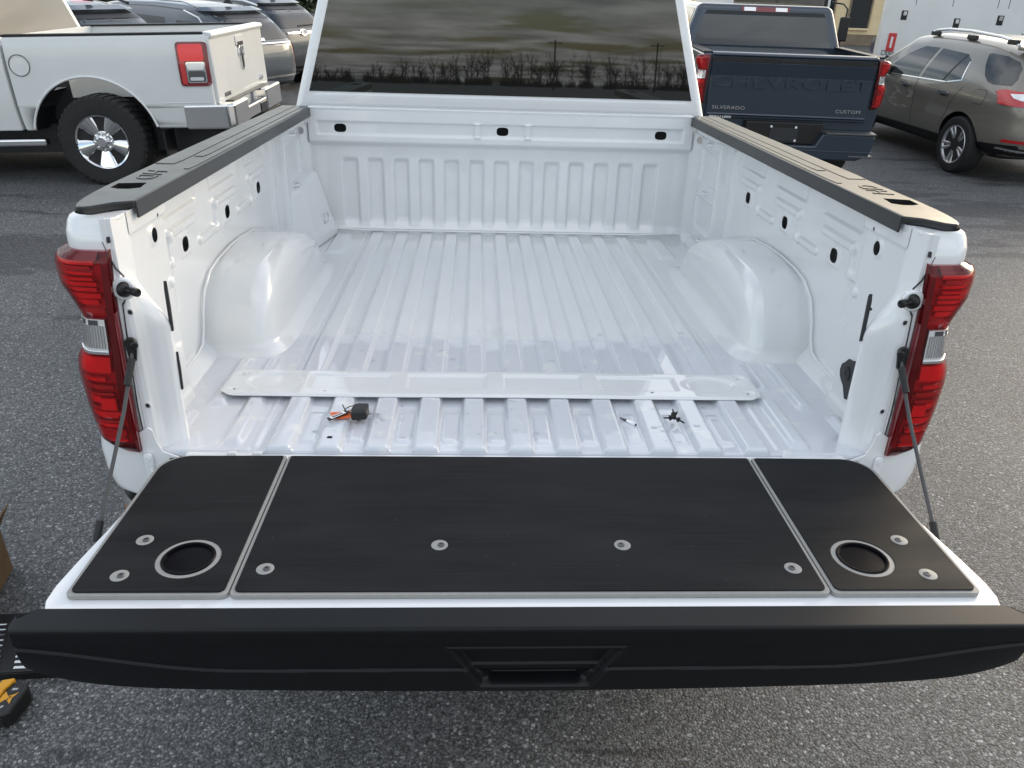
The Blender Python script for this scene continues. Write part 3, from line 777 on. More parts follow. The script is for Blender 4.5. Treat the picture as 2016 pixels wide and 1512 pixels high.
    def bedside(t, z):
        xo = np.interp(-z, -np.array(ZB), XB)
        r = 0.045
        # plan: rear flange, corner arc, long side
        x = np.where(t < 1, 0.8945 + (xo - r - 0.8945) * t, 0); y = np.zeros_like(t) - 0.006
        a = np.clip(t - 1, 0, 1) * np.pi / 2
        x = np.where((t >= 1) & (t <= 2), xo - r + r * np.sin(a), x); y = np.where((t >= 1) & (t <= 2), -0.006 + r * (1 - np.cos(a)), y)
        x = np.where(t > 2, xo, x); y = np.where(t > 2, -0.006 + r + (t - 2) * 2.05, y)
        # upper corner leans back and in, as one rounded nose
        n_ = ss(0.485, 0.56, z)
        y = y + 0.014 * n_ ** 2 * (t < 2.05)
        return x, y, z
    zb = np.concatenate([np.linspace(-0.118, 0.50, 60), np.linspace(0.505, 0.562, 24)])
    grid('bedside_panel', bedside, np.concatenate([np.linspace(0, 1, 20), np.linspace(1.05, 2, 16), np.linspace(2.02, 3.02, 40)]), zb, 'white_paint', TR, s=s, angle=None)
    # lower panel round the rear wheel
    lp = [(0.12, -0.30), (0.12, -0.112), (2.10, -0.112), (2.10, -0.45), (1.66, -0.45)] + [(1.17 + 0.49 * math.cos(rad(a)), -0.56 + 0.45 * math.sin(rad(a))) for a in range(14, 170, 12)] + [(0.69, -0.45), (0.30, -0.42)]
    prism('lower_bedside', lp, 0.93, 0.985, 'white_paint', TR, axis='x', bevel=0.01, s=s)

    # ---- bed rail cap
    cap = [(0.8645, 2.118), (0.8645, 0.097), (0.900, 0.078), (0.930, 0.036), (0.944, 0.028), (0.956, 0.030), (0.966, 0.042), (0.975, 0.068), (0.983, 0.110), (0.989, 0.17), (0.993, 0.26), (0.995, 1.2), (0.992, 2.118)]
    rc = prism('bed_rail_cap', cap, 0.556, lambda a, b: 0.574, 'rail_plastic', TR, bevel=0.004, seg=3, s=s)
    ct = prism('cut', [(0.905, 0.238), (0.925, 0.222), (0.950, 0.220), (0.972, 0.232), (0.975, 0.285), (0.913, 0.300)], 0.50, 0.60, 'satin_black', None, s=s)
    boolean(rc, [ct]); rc.data.set_sharp_from_angle(angle=rad(50)); wnm(rc)
    pk = prism('stake_pocket', [(0.903, 0.236), (0.925, 0.220), (0.950, 0.218), (0.974, 0.230), (0.977, 0.287), (0.911, 0.302)], 0.515, 0.5185, 'satin_black', rc, s=s)
    prism('rail_inner_face', [(0.8605, 0.5355), (0.8655, 0.5355), (0.8655, 0.5735), (0.8620, 0.5735)], 0.100, 2.118, 'rail_plastic', rc, axis='y', bevel=0.0015, s=s)
    for x0, x1, y0 in ((0.872, 0.893, 0.55), (0.8965, 0.930, 0.75), (0.934, 0.992, 0.62)):
        prism('rail_tread', [(x0, y0), (x0 + 0.004, y0 - 0.06), (x1 - 0.004, y0 - 0.06), (x1, y0), (x1, 2.09), (x0, 2.09)], 0.573, 0.5756, 'rail_plastic', rc, bevel=0.0011, s=s)
    Mt = to((0.945 * s, 0.405, 0.5745), (0, 0, 1), (0, s, 0))
    text('rail_lettering', 'HD', 0.072, 0.0012, 'rail_plastic', rc, Mt, 1.15, 1.05, 0.18)
    # white shelf that shows in the notch of the cap, with the seam and gap of the corner
    prism('corner_shelf', [(0.876, 0.098), (0.902, 0.080), (0.936, 0.038), (0.948, 0.032), (0.948, 0.010), (0.884, 0.009), (0.876, 0.03)], 0.546, 0.5553, 'white_paint', TR, bevel=0.003, s=s)
    lean = lambda o: (lambda p, q: -0.006 + 0.014 * float(ss(0.485, 0.56, q)) ** 2 + o)
    prism('nose_gap', rrect(0.886, 0.506, 0.892, 0.519, 0.002, 2), lean(-0.0012), lean(0.004), 'hole_dark', TR, axis='y', s=s)

# ---- tail lamps (also used on the blue truck)
LZ = np.array([0.006, 0.04, 0.12, 0.20, 0.235, 0.262, 0.285, 0.345, 0.365, 0.41, 0.46, 0.482, 0.494])
LI = np.array([0.9005, 0.9000, 0.8990, 0.8975, 0.8970, 0.8965, 0.8960, 0.8945, 0.8935, 0.892, 0.890, 0.889, 0.889])
LO = np.array([0.955, 1.008, 1.020, 1.025, 1.020, 1.004, 0.997, 0.990, 0.999, 1.022, 1.025, 1.016, 0.990])
def lamp_pt(t, z, proud=0.0):
    xi = np.interp(z, LZ, LI); xo = np.interp(z, LZ, LO)
    x = xi + (xo - xi) * t
    y = -0.034 + 0.012 * t + 0.045 * np.clip(t - 0.55, 0, 1) ** 2 / 0.2025
    y = y + 0.012 * ss(0.47, 0.494, z) + 0.012 * (1 - ss(0.006, 0.03, z))
    return x, y - proud, z
def tail_lamp(par, s, oz=0.0, oy=0.0):
    zl = np.concatenate([np.linspace(0.006, 0.494, 90)])
    tl = np.linspace(0, 1, 26)
    def sh(pr):
        def f(t, z):
            x, y, z2 = lamp_pt(t, z, pr)
            return x, y + oy, z2 + oz
        return f
    def skin(t, z):                     # outer skin with a skirt running back to the body
        x, y, z2 = lamp_pt(np.clip(t, 0, 1), z, 0)
        y = np.where((t < 0) | (t > 1), y + 0.045, y)
        x = np.where(t > 1, x - 0.006, x)
        return x, y + oy, z2 + oz
    ln = grid('tail_lamp', skin, np.concatenate([[-0.01], tl, [1.01]]), zl, 'red_lens', par, s=s, angle=None)
    def back(t, z):
        x, y, z2 = lamp_pt(t, z, -0.022)
        return x, y + oy, z2 + oz
    grid('lamp_housing', back, tl, zl, 'red_deep', ln, s=s, angle=None)
    def piece(nm, t0, t1, z0, z1, mat, depth, thick=0.006):
        def f(u, v):
            x, y, z = lamp_pt(np.clip(u, t0, t1), np.clip(v, z0, z1), -depth)
            edge = (u < t0) | (u > t1) | (v < z0) | (v > z1)
            return x, y + oy + np.where(edge, thick, 0), z + oz
        e = 1e-4
        U = np.concatenate([[t0 - e], np.linspace(t0, t1, 8), [t1 + e]]); V = np.concatenate([[z0 - e], np.linspace(z0, z1, 4), [z1 + e]])
        return grid(nm, f, U, V, mat, ln, s=s, angle=30)
    # solid dark border down the inner side and along the rims
    piece('lamp_border', 0.0, 0.17, 0.008, 0.492, 'red_dark', 0.001, 0.02)
    piece('lamp_border', 0.17, 0.98, 0.474, 0.492, 'red_dark', 0.001, 0.02)
    piece('lamp_border', 0.17, 0.98, 0.008, 0.026, 'red_dark', 0.001, 0.02)
    R_ = random.Random(5)
    z = 0.352
    while z < 0.468:
        h = R_.choice((0.006, 0.008, 0.011)); a = 0.22 + R_.random() * 0.10; b = 0.80 + R_.random() * 0.14
        piece('lamp_reflector', a, b, z, z + h, R_.choice(('red_bright', 'red_bright', 'red_refl')), 0.006 + 0.009 * R_.random(), 0.008)
        z += h + R_.choice((0.004, 0.006, 0.009))
    z = 0.035
    while z < 0.205:
        h = R_.choice((0.006, 0.009, 0.012)); a = 0.22 + R_.random() * 0.16; b = 0.78 + R_.random() * 0.16
        piece('lamp_reflector', a, b, z, z + h, R_.choice(('red_bright', 'red_bright', 'red_refl')), 0.006 + 0.010 * R_.random(), 0.008)
        z += h + R_.choice((0.003, 0.006, 0.010))
    piece('lamp_reflector', 0.24, 0.86, 0.214, 0.252, 'red_bright', 0.004, 0.01)
    piece('lamp_reflector', 0.26, 0.55, 0.120, 0.150, 'red_bright', 0.003, 0.01)
    piece('lamp_reflector', 0.24, 0.80, 0.044, 0.070, 'red_refl', 0.004, 0.01)
    # clear reversing lamp, standing proud of the red skin
    piece('reverse_lamp_bowl', 0.24, 0.99, 0.266, 0.343, 'silver_refl', -0.001, 0.010)
    for k in range(11):
        t0 = 0.27 + k * 0.062
        piece('reverse_lamp_flute', t0, t0 + 0.034, 0.276, 0.330, 'chrome', -0.0030, 0.002)
    piece('reverse_lamp_rim', 0.22, 0.99, 0.262, 0.268, 'chrome', -0.0035, 0.006)
    piece('reverse_lamp_shade', 0.40, 0.62, 0.330, 0.341, 'dark_steel', -0.0025, 0.003)
    piece('reverse_lamp_shade', 0.72, 0.86, 0.331, 0.341, 'dark_steel', -0.0025, 0.003)
    return ln
for s in (1, -1): tail_lamp(TR, s)

# ---- the open tailgate
TG = None
half = [(0.790, -0.018), (0.817, -0.036), (0.834, -0.070), (0.842, -0.15), (0.848, -0.25), (0.857, -0.33), (0.869, -0.42), (0.876, -0.49), (0.874, -0.53), (0.864, -0.5565)]
shell = half + [(-a, b) for a, b in reversed(half)]
CUP = ((-0.655, -0.428), (0.655, -0.428))
circ = lambda c, r, n=40: [(c[0] + r * math.cos(2 * math.pi * i / n), c[1] + r * math.sin(2 * math.pi * i / n)) for i in range(n)]
TG = prism('tailgate', shell, -0.115, 0.0, 'white_paint', TR, holes=[circ(c, 0.047) for c in CUP], bevel=0.006, seg=3)
# black cap and outer edge of the tailgate: one moulded surface
def tgface(x, q):
    ax = np.abs(x) / 0.9
    zb = -0.154 + 0.022 * ax ** 2 + 0.048 * ax ** 12
    # profile by q: 0 rear seam, 0.25 top front, 0.3..1 down the face
    tz = np.array([0.0, 0.03, 0.06, 0.26, 0.285, 0.30, 0.31])
    yy = np.interp(q, [0, 0.03, 0.06, 0.26, 0.285, 0.30, 0.32], [-0.553, -0.554, -0.557, -0.608, -0.6115, -0.6125, -0.6125])
    zt = np.interp(q, [0, 0.03, 0.06, 0.26, 0.285, 0.30, 0.32], [-0.012, 0.000, 0.0045, 0.0030, 0.0010, -0.003, -0.010])
    f = np.clip((q - 0.32) / 0.66, 0, 1)
    zf = -0.010 + (zb + 0.010) * f
    yf = -0.6125 + 0.010 * ss(0.0, 0.22, f) * 0 + 0.012 * f ** 2
    z = np.where(q < 0.32, zt, zf); y = np.where(q < 0.32, yy, yf)
    # lip: band under the top edge stands proud
    y = y + 0.005 * ss(-0.030, -0.034, z) * (q > 0.31)
    # lower character line
    zc = -0.098 + 0.056 * ss(0.48, 0.93, np.abs(x)) ** 1.3
    y = y - 0.0045 * ss(zc + 0.004, zc - 0.001, z) * (q > 0.31)
    # handle recess (a trapezoid with soft corners)
    hw = np.interp(z, [-0.147, -0.043], [0.098, 0.160])
    e = np.minimum(hw - np.abs(x), np.minimum(-0.045 - z, z + 0.145))
    rim = ss(-0.004, 0.0, e) * (1 - ss(0.002, 0.005, e))
    ins = ss(0.003, 0.014, e)
    y = y + (q > 0.31) * (0.016 * ins - 0.002 * rim)
    hw2 = np.interp(z, [-0.141, -0.110], [0.078, 0.106])
    e2 = np.minimum(hw2 - np.abs(x), np.minimum(-0.110 - z, z + 0.139))
    y = y + (q > 0.31) * 0.016 * ss(0.0, 0.006, e2)
    # bottom returns underneath
    y = np.where(q > 0.985, y + (q - 0.985) * 6, y)
    # ends: round in plan
    ex = np.clip((np.abs(x) - 0.868) / 0.032, 0, 1)
    xx = x
    y = np.where(q < 0.30, np.maximum(y, -0.6125 + 0.0 * ex), y)
    yb = -0.556 - 0.030 * ex
    y = np.where(q < 0.30, np.minimum(y, yb), y)
    y = y + 0.012 * ss(0.85, 1.0, ex)
    return xx, y, z
q_ = np.concatenate([np.linspace(0, 0.32, 26), np.linspace(0.323, 0.98, 84), np.linspace(0.985, 1.0, 4)])
cap_o = grid('tailgate_cap', tgface, np.linspace(-0.900, 0.900, 520), q_, 'cap_plastic', TG, angle=28)
for s in (1, -1):
    prism('cap_end', [(-0.586, 0.000), (-0.604, -0.004), (-0.600, -0.03), (-0.595, -0.078), (-0.575, -0.075), (-0.560, -0.03)], 0.892, 0.8995, 'cap_plastic', TG, axis='x', s=s, bevel=0.002)
box('tailgate_underside', (0, -0.29, -0.1235), (1.60, 0.50, 0.012), 'white_paint', TG)
# deck panels: grey boards with a black rubber top let into them
def panel(x0, x1, corner, cup):
    ya, yb = -0.531, -0.040
    def outline(i):
        a0, a1, b0, b1 = x0 + i, x1 - i, ya + i, yb - i * 0.4
        pts = []
        rb = 0.012
        pts += arc(a1 - rb, b0 + rb, rb, -90, 0, 5)
        pts += arc(a1 - 0.066, b1 - 0.066, 0.066 - i * 0.4, 0, 90, 10) if corner > 0 else arc(a1 - 0.004, b1 - 0.004, 0.004, 0, 90, 2)
        pts += arc(a0 + 0.066, b1 - 0.066, 0.066 - i * 0.4, 90, 180, 10) if corner < 0 else arc(a0 + 0.004, b1 - 0.004, 0.004, 90, 180, 2)
        pts += arc(a0 + rb, b0 + rb, rb, 180, 270, 5)
        return pts
    b = prism('deck_board', outline(0), 0.0015, 0.0105, 'grey_trim', TG, holes=[circ(cup, 0.047)] if cup else (), bevel=0.0012)
    prism('deck_rubber', outline(0.0070), 0.0085, 0.0135, 'deck_rubber', TG, holes=[circ(cup, 0.0595)] if cup else (), bevel=0.0012)
    return b
panel(-0.5515, 0.5515, 0, None)
panel(-0.8385, -0.5545, -1, CUP[0])
panel(0.5545, 0.8385, 1, CUP[1])
for c in CUP:
    M = to((c[0], c[1], 0.0), (0, 0, 1))
    cu = lathe('cup_holder', [(0.0500, 0.0100), (0.0500, 0.0132), (0.0480, 0.0150), (0.0440, 0.0145), (0.0425, 0.010), (0.0418, -0.02), (0.040, -0.105), (0.036, -0.108), (0, -0.108)], 'cup_black', TG, 64, M)
    lathe('cup_holder_ring', [(0.0593, 0.0095), (0.0593, 0.0120), (0.0500, 0.0124), (0.0500, 0.0095)], 'grey_trim', TG, 64, M)
    tube('cup_holder_clip', [(c[0] - 0.02, c[1] - 0.010, -0.098), (c[0], c[1] - 0.02, -0.096), (c[0] + 0.025, c[1] - 0.008, -0.098)], 0.003, 'black_plastic', TG, n=8)
for (x, y) in ((-0.757, -0.372), (-0.762, -0.480), (-0.503, -0.461), (-0.181, -0.388), (0.183, -0.388), (0.503, -0.461), (0.758, -0.371), (0.761, -0.480)):
    M = to((x, y, 0.0), (0, 0, 1))
    lathe('screw_seat', [(0.0165, 0.0118), (0.0165, 0.0139), (0.0150, 0.0143), (0, 0.0141)], 'grey_trim', TG, 36, M)
    bx_ = x + (0.003 if x < 0 else -0.003)
    lathe('deck_screw', [(0.0068, 0.0139), (0.0068, 0.0155), (0.0055, 0.0170), (0.0035, 0.0172), (0.0032, 0.0158), (0, 0.0156)], 'dark_steel', TG, 24, to((bx_, y - 0.001, 0), (0, 0, 1)))

# ---- rear bumper corners below the bedsides
for s in (1, -1):
    def bump_(t, z):
        a = t * np.pi / 2
        rz = 1 - ((z + 0.235) / 0.115) ** 4 * 0.06
        return (0.80 + 0.215 * np.sin(a) * rz), (0.12 - 0.215 * np.cos(a) * rz), z
    grid('rear_bumper_end', bump_, np.linspace(0, 1, 30), np.linspace(-0.35, -0.125, 24), 'chrome', TR, s=s, angle=None)
    prism('bumper_step_pad', [(0.80, -0.085)] + [(0.80 + 0.205 * math.sin(rad(a)), 0.12 - 0.205 * math.cos(rad(a))) for a in range(0, 91, 9)] + [(0.80, 0.12)], -0.150, -0.1300, 'satin_black', TR, s=s, bevel=0.003)
box('rear_bumper', (0, -0.07, -0.25), (1.62, 0.05, 0.20), 'chrome', TR, bevel=0.02)

# ---- cab of the open-bed truck
cv = [(-1.035, 2.19, 0.30), (1.035, 2.19, 0.30), (1.035, 4.35, 0.30), (-1.035, 4.35, 0.30), (-0.745, 2.203, 1.28), (0.745, 2.203, 1.28), (0.72, 3.55, 1.28), (-0.72, 3.55, 1.28)]
cab = mk('cab', cv, [(3, 2, 1, 0), (4, 5, 6, 7), (0, 1, 5, 4), (1, 2, 6, 5), (2, 3, 7, 6), (3, 0, 4, 7)], 'white_paint', TR)
bev(cab, 0.030, 5, 20); bake(cab); cab.data.shade_smooth()
cab.parent = TR
cbv = bvh_of(cab)
hwb, hwt = 0.886, 0.726
wpoly = [(-hwb, 0.632), (hwb, 0.632), (hwb - 0.006, 0.65), (hwt, 1.17), (hwt - 0.05, 1.20), (-hwt + 0.05, 1.20), (-hwt, 1.17), (-hwb + 0.006, 0.65)]
rw = patch('rear_window', cbv, wpoly, 'y', -1, 'glass_dark', TR, off=0.003, thick=0.004, res=0.06)
# stamped field below the window
patch('cab_stamping', cbv, rrect(-0.88, 0.42, 0.88, 0.618, 0.03), 'y', -1, 'white_paint', TR, off=0.006, thick=0.008, res=0.05)
for s in (1, -1):
    patch('side_window', cbv, [(2.42, 0.66), (3.28, 0.66), (3.24, 1.16), (2.52, 1.17)], 'x', s, 'glass_car', TR, res=0.15)
    patch('side_window', cbv, [(3.34, 0.66), (4.05, 0.66), (3.62, 1.16), (3.32, 1.16)], 'x', s, 'glass_car', TR, res=0.15)
patch('windscreen', cbv, [(-0.78, 0.62), (0.78, 0.62), (0.66, 1.2), (-0.66, 1.2)], 'y', 1, 'glass_car', TR, res=0.15)
prism('cab_lower', [(-0.99, -0.45), (-1.01, 0.0), (-0.985, 0.36), (0.985, 0.36), (1.01, 0.0), (0.99, -0.45)], 2.165, 4.30, 'white_paint', TR, axis='y', bevel=0.04, seg=3)
prism('bonnet', [(-0.98, -0.40), (-1.0, 0.1), (-0.93, 0.40), (-0.7, 0.46), (0.7, 0.46), (0.93, 0.40), (1.0, 0.1), (0.98, -0.40)], 4.25, 5.65, 'white_paint', TR, axis='y', bevel=0.06, seg=3)

def spoke(t, M, a, r0, r1, w0, w1, z0, z1, bulge, mat):
    """one rounded spoke of a wheel"""
    def fn(r, q):
        k = (r - r0) / (r1 - r0)
        w_ = w0 + (w1 - w0) * k
        lat = q * w_
        z = z0 + (z1 - z0) * k + bulge * (1 - np.abs(np.clip(q, -1, 1)) ** 2.2) - 0.03 * (np.abs(q) > 0.99)
        x = r * math.cos(a) - lat * math.sin(a); y = r * math.sin(a) + lat * math.cos(a)
        P = np.stack([x, y, z, np.ones_like(z)], -1) @ np.array(M).T
        return P[..., 0], P[..., 1], P[..., 2]
    return grid('spoke', fn, np.linspace(r0, r1, 8), np.linspace(-1, 1, 13), mat, t, angle=50)
def wheel(par, c, R_, W_, s, style, rim_r, mat='alloy', name='wheel'):
    """tyre (outer face toward side s) with a rim as its child"""
    M = to(c, (s, 0, 0))
    h = W_ / 2
    prof = [(rim_r * 0.98, h * 0.75), (rim_r * 1.03, h * 0.95), (R_ * 0.80, h * 1.02), (R_ * 0.93, h * 0.98), (R_ * 0.985, h * 0.84), (R_, h * 0.6), (R_, -h * 0.6), (R_ * 0.985, -h * 0.84), (R_ * 0.93, -h * 0.98), (R_ * 0.8, -h), (rim_r * 0.9, -h * 0.8), (rim_r * 0.88, h * 0.2)]
    t = lathe(name, prof, 'tyre', par, 56, M, angle=25)
    lathe('rim_barrel', [(rim_r * 0.90, -h * 0.7), (rim_r * 0.90, h * 0.55), (rim_r * 0.97, h * 0.74), (rim_r * 1.03, h * 0.88), (rim_r * 1.00, h * 0.98), (rim_r * 0.94, h * 0.92), (rim_r * 0.90, h * 0.70), (rim_r * 0.87, h * 0.5), (rim_r * 0.87, -h * 0.7)], mat, t, 48, M)
    lathe('brake_disc', [(rim_r * 0.86, h * 0.02), (rim_r * 0.5, h * 0.05), (0, h * 0.05)], 'hole_dark', t, 32, M)
    if style == 'truck':
        # tread lugs
        v, f = [], []
        n = 40
        for i in range(n):
            for sd in (-1, 1):
                a0 = 2 * math.pi * (i + (0.5 if sd > 0 else 0)) / n; a1 = a0 + 0.09
                k = len(v)
                for (rr, hh) in ((R_ * 0.94, sd * h * 1.0), (R_ * 1.005, sd * h * 0.86), (R_ * 1.02, sd * h * 0.60), (R_ * 1.02, sd * h * 0.12)):
                    for a in (a0 - sd * 0.04 * (abs(hh) < h * 0.3), a1 - sd * 0.04 * (abs(hh) < h * 0.3)):
                        v.append(tuple(M @ Vector((rr * math.cos(a), rr * math.sin(a), hh))))
                        v.append(tuple(M @ Vector((rr * 0.965 * math.cos(a), rr * 0.965 * math.sin(a), hh))))
                for j in range(3):
                    b = k + j * 4
                    f += [(b, b + 2, b + 6, b + 4), (b, b + 4, b + 5, b + 1), (b + 2, b + 3, b + 7, b + 6)]
                f += [(k, k + 1, k + 3, k + 2), (k + 12, k + 14, k + 15, k + 13)]
        mk('tread_lugs', v, f, 'tyre', t, 1, 30)
        for i in range(5):
            spoke(t, M, 2 * math.pi * i / 5 + 0.3, rim_r * 0.34, rim_r * 0.95, rim_r * 0.23, rim_r * 0.40, h * 0.62, h * 0.80, rim_r * 0.10, mat)
        lathe('hub_cap', [(rim_r * 0.42, h * 0.45), (rim_r * 0.41, h * 0.72), (rim_r * 0.36, h * 0.80), (rim_r * 0.24, h * 0.82), (rim_r * 0.23, h * 1.05), (rim_r * 0.18, h * 1.12), (0, h * 1.12)], mat, t, 32, M)
        for i in range(8):
            a = 2 * math.pi * i / 8
            lathe('lug_nut', [(rim_r * 0.055, h * 0.78), (rim_r * 0.055, h * 0.93), (rim_r * 0.03, h * 0.98), (0, h * 0.98)], mat, t, 10, M @ Matrix.Translation((rim_r * 0.31 * math.cos(a), rim_r * 0.31 * math.sin(a), 0)))
    else:
        for i in range(5):
            for dq in (-0.17, 0.17):
                spoke(t, M, 2 * math.pi * i / 5 + 0.2 + dq, rim_r * 0.16, rim_r * 0.96, rim_r * 0.10, rim_r * 0.085, h * 0.60, h * 0.84, rim_r * 0.05, mat)
        lathe('hub_cap', [(rim_r * 0.26, h * 0.3), (rim_r * 0.25, h * 0.62), (rim_r * 0.16, h * 0.68), (rim_r * 0.13, h * 0.72), (0, h * 0.73)], mat, t, 28, M)
    return t
for s in (1, -1):
    for y in (1.17, 5.05):
        zc = -ZF / math.cos(RAKE) + 0.41 + math.tan(RAKE) * y
        wheel(TR, (0.86 * s, y, zc), 0.41, 0.27, s, 'car', 0.24, 'steel')

# ------------------------------------------------------------------ parked pickups
def truck_body(root, paint, bed_len, hw, zbot, ztop, arch_y, arch_z, arch_r, cabl, cab_hw, belt, roof, length, axle_f, crease=True):
    sec = [(hw * 0.965, zbot), (hw * 0.985, zbot + 0.10), (hw * 0.995, zbot + 0.20), (hw, zbot + 0.25), (hw * 0.998, ztop - 0.30), (hw * 0.985, ztop - 0.12), (hw * 0.965, ztop - 0.02), (hw * 0.955, ztop)]
    poly = sec + [(-a, b) for a, b in reversed(sec)]
    bed = prism('bed_body', poly, 0.0, bed_len, paint, root, axis='y', bevel=0.022, seg=3)
    def cutter(pts, a, b, axis): return prism('cut', pts, a, b, 'satin_black', None, axis=axis)
    cs = [cutter([(arch_y + arch_r * math.cos(2 * math.pi * i / 48), arch_z + arch_r * 0.97 * math.sin(2 * math.pi * i / 48)) for i in range(48)], -1.3, -0.35, 'x'),
          cutter([(arch_y + arch_r * math.cos(2 * math.pi * i / 48), arch_z + arch_r * 0.97 * math.sin(2 * math.pi * i / 48)) for i in range(48)], 0.35, 1.3, 'x')]
    boolean(bed, cs)
    cb = box('cut', (0, bed_len / 2, ztop - 0.2), ((hw - 0.13) * 2, bed_len - 0.10, 0.6), paint, None)
    boolean(bed, [cb])
    bed.data.set_sharp_from_angle(angle=rad(50)); wnm(bed)
    for s in (1, -1):
        rim = [(s * hw * 1.004, arch_y + arch_r * math.cos(rad(a)), arch_z + arch_r * 0.97 * math.sin(rad(a))) for a in range(12, 170, 6)]
        tube('arch_lip', rim, 0.012, paint, bed, n=8)
        prism('rail_cap', [(hw - 0.145, 0.02), (hw * 0.955 + 0.006, 0.02), (hw * 0.955 + 0.006, bed_len), (hw - 0.145, bed_len)], ztop - 0.006, ztop + 0.016, 'black_plastic', bed, s=s, bevel=0.006)
    # cab: lower body, greenhouse, bonnet
    y0 = bed_len + 0.03; y1 = y0 + cabl
    lower = sec[:-3] + [(hw * 0.97, belt)]
    lower = lower + [(-a, b) for a, b in reversed(lower)]
    prism('cab_body', lower, y0, y1, paint, root, axis='y', bevel=0.02, seg=3)
    h2, h3 = cab_hw, cab_hw - 0.20
    cv = [(-h2, y0 + 0.02, belt - 0.05), (h2, y0 + 0.02, belt - 0.05), (h2, y1 + 0.35, belt - 0.05), (-h2, y1 + 0.35, belt - 0.05), (-h3, y0 + 0.16, roof), (h3, y0 + 0.16, roof), (h3, y1 - 0.45, roof), (-h3, y1 - 0.45, roof)]
    gh = mk('cab_greenhouse', cv, [(3, 2, 1, 0), (4, 5, 6, 7), (0, 1, 5, 4), (1, 2, 6, 5), (2, 3, 7, 6), (3, 0, 4, 7)], paint, root)
    bev(gh, 0.07, 4, 20); bake(gh); gh.data.shade_smooth()
    prism('bonnet', [(hw * 0.96, zbot), (hw, zbot + 0.3), (hw * 0.93, belt - 0.05), (hw * 0.6, belt + 0.02), (-hw * 0.6, belt + 0.02), (-hw * 0.93, belt - 0.05), (-hw, zbot + 0.3), (-hw * 0.96, zbot)], y1 - 0.02, length, paint, root, axis='y', bevel=0.06, seg=3)
    prism('underbody', [(-hw * 0.7, 0.34), (hw * 0.7, 0.34), (hw * 0.7, zbot + 0.02), (-hw * 0.7, zbot + 0.02)], 0.1, length - 0.3, 'hole_dark', root, axis='y')
    return bed, gh, y0, y1

# ---- the white pickup on the left
RAM = thing('pickup_truck', 'white pickup truck with chrome bumper and chrome wheel parked crosswise on the left', 'pickup truck', (-2.66, 7.62, 0.0), (-rad(2.4), 0, rad(89.5)))
bed, gh, y0, y1 = truck_body(RAM, 'white_old', 1.93, 1.0, 0.60, 1.465, 1.21, 0.50, 0.62, 2.2, 0.97, 1.40, 1.99, 5.75, 4.8)
rb = bvh_of(bed)
gb = bvh_of(gh)
for s in (1, -1):
    # body side creases
    for ya, yb in ((0.05, 0.50), (1.86, 1.925)):
        box('body_crease', (s * 0.9965, (ya + yb) / 2, 0.845), (0.012, yb - ya, 0.010), 'white_old', bed, bevel=0.003)
    wheel(RAM, (0.86 * s, 1.19, 0.435 + 0.050), 0.435, 0.29, s, 'truck', 0.262, 'chrome')
    wheel(RAM, (0.86 * s, 4.80, 0.435 + 0.201), 0.435, 0.29, s, 'truck', 0.262, 'chrome')
    # tail lamp wrapping the rear corner
    rl = patch('tail_lamp', rb, rrect(0.004, 1.00, 0.29, 1.395, 0.03), 'x', s, 'red_dark', RAM, off=0.012, thick=0.014, res=0.06)
    patch('lamp_red_lens', rb, rrect(0.032, 1.225, 0.268, 1.375, 0.03), 'x', s, 'red_bright', rl, off=0.016, thick=0.006, res=0.06)
    patch('lamp_red_lens', rb, rrect(0.222, 1.02, 0.268, 1.235, 0.01), 'x', s, 'red_refl', rl, off=0.015, thick=0.006, res=0.06)
    patch('lamp_chrome_bezel', rb, rrect(0.028, 1.030, 0.215, 1.218, 0.02), 'x', s, 'chrome', rl, off=0.016, thick=0.006, res=0.06)
    patch('lamp_clear_lens', rb, rrect(0.040, 1.148, 0.203, 1.208, 0.02), 'x', s, 'silver_refl', rl, off=0.019, thick=0.006, res=0.06)
    patch('lamp_clear_lens', rb, rrect(0.040, 1.040, 0.203, 1.138, 0.02), 'x', s, 'dark_steel', rl, off=0.019, thick=0.006, res=0.06)
    patch('lamp_clear_lens', rb, rrect(0.058, 1.052, 0.188, 1.082, 0.01), 'x', s, 'silver_refl', rl, off=0.022, thick=0.006, res=0.06)
    # side glass
    sw = patch('side_window', gb, [(y0 + 0.11, 1.45), (y0 + 1.05, 1.44), (y0 + 1.05, 1.88), (y0 + 0.24, 1.89)], 'x', s, 'glass_car', RAM, off=0.004, thick=0.006, res=0.12)
    patch('side_window', gb, [(y0 + 1.12, 1.44), (y0 + 2.0, 1.44), (y0 + 1.75, 1.86), (y0 + 1.12, 1.88)], 'x', s, 'glass_car', RAM, off=0.004, thick=0.006, res=0.12)
    box('chrome_step', (s * 1.02, y0 + 0.75, 0.50), (0.10, 2.0, 0.07), 'chrome', RAM, bevel=0.02)
patch('rear_window', gb, [(-0.80, 1.46), (0.80, 1.46), (0.68, 1.86), (-0.68, 1.86)], 'y', -1, 'glass_car', RAM, off=0.004, res=0.12)
# fuel door on the near side
fc = (1.80, 1.21)
fd = patch('fuel_door', rb, [(fc[0] + 0.092 * math.cos(2 * math.pi * i / 32), fc[1] + 0.092 * math.sin(2 * math.pi * i / 32)) for i in range(32)], 'x', -1, 'white_old', RAM, off=0.003, thick=0.004, res=0.05)
ring = [(fc[0] + 0.096 * math.cos(2 * math.pi * i / 40), fc[1] + 0.096 * math.sin(2 * math.pi * i / 40)) for i in range(40)]
tube('fuel_door_gap', [(-1.0005, a, b) for a, b in ring], 0.0035, 'hole_dark', fd, n=6, closed=True)
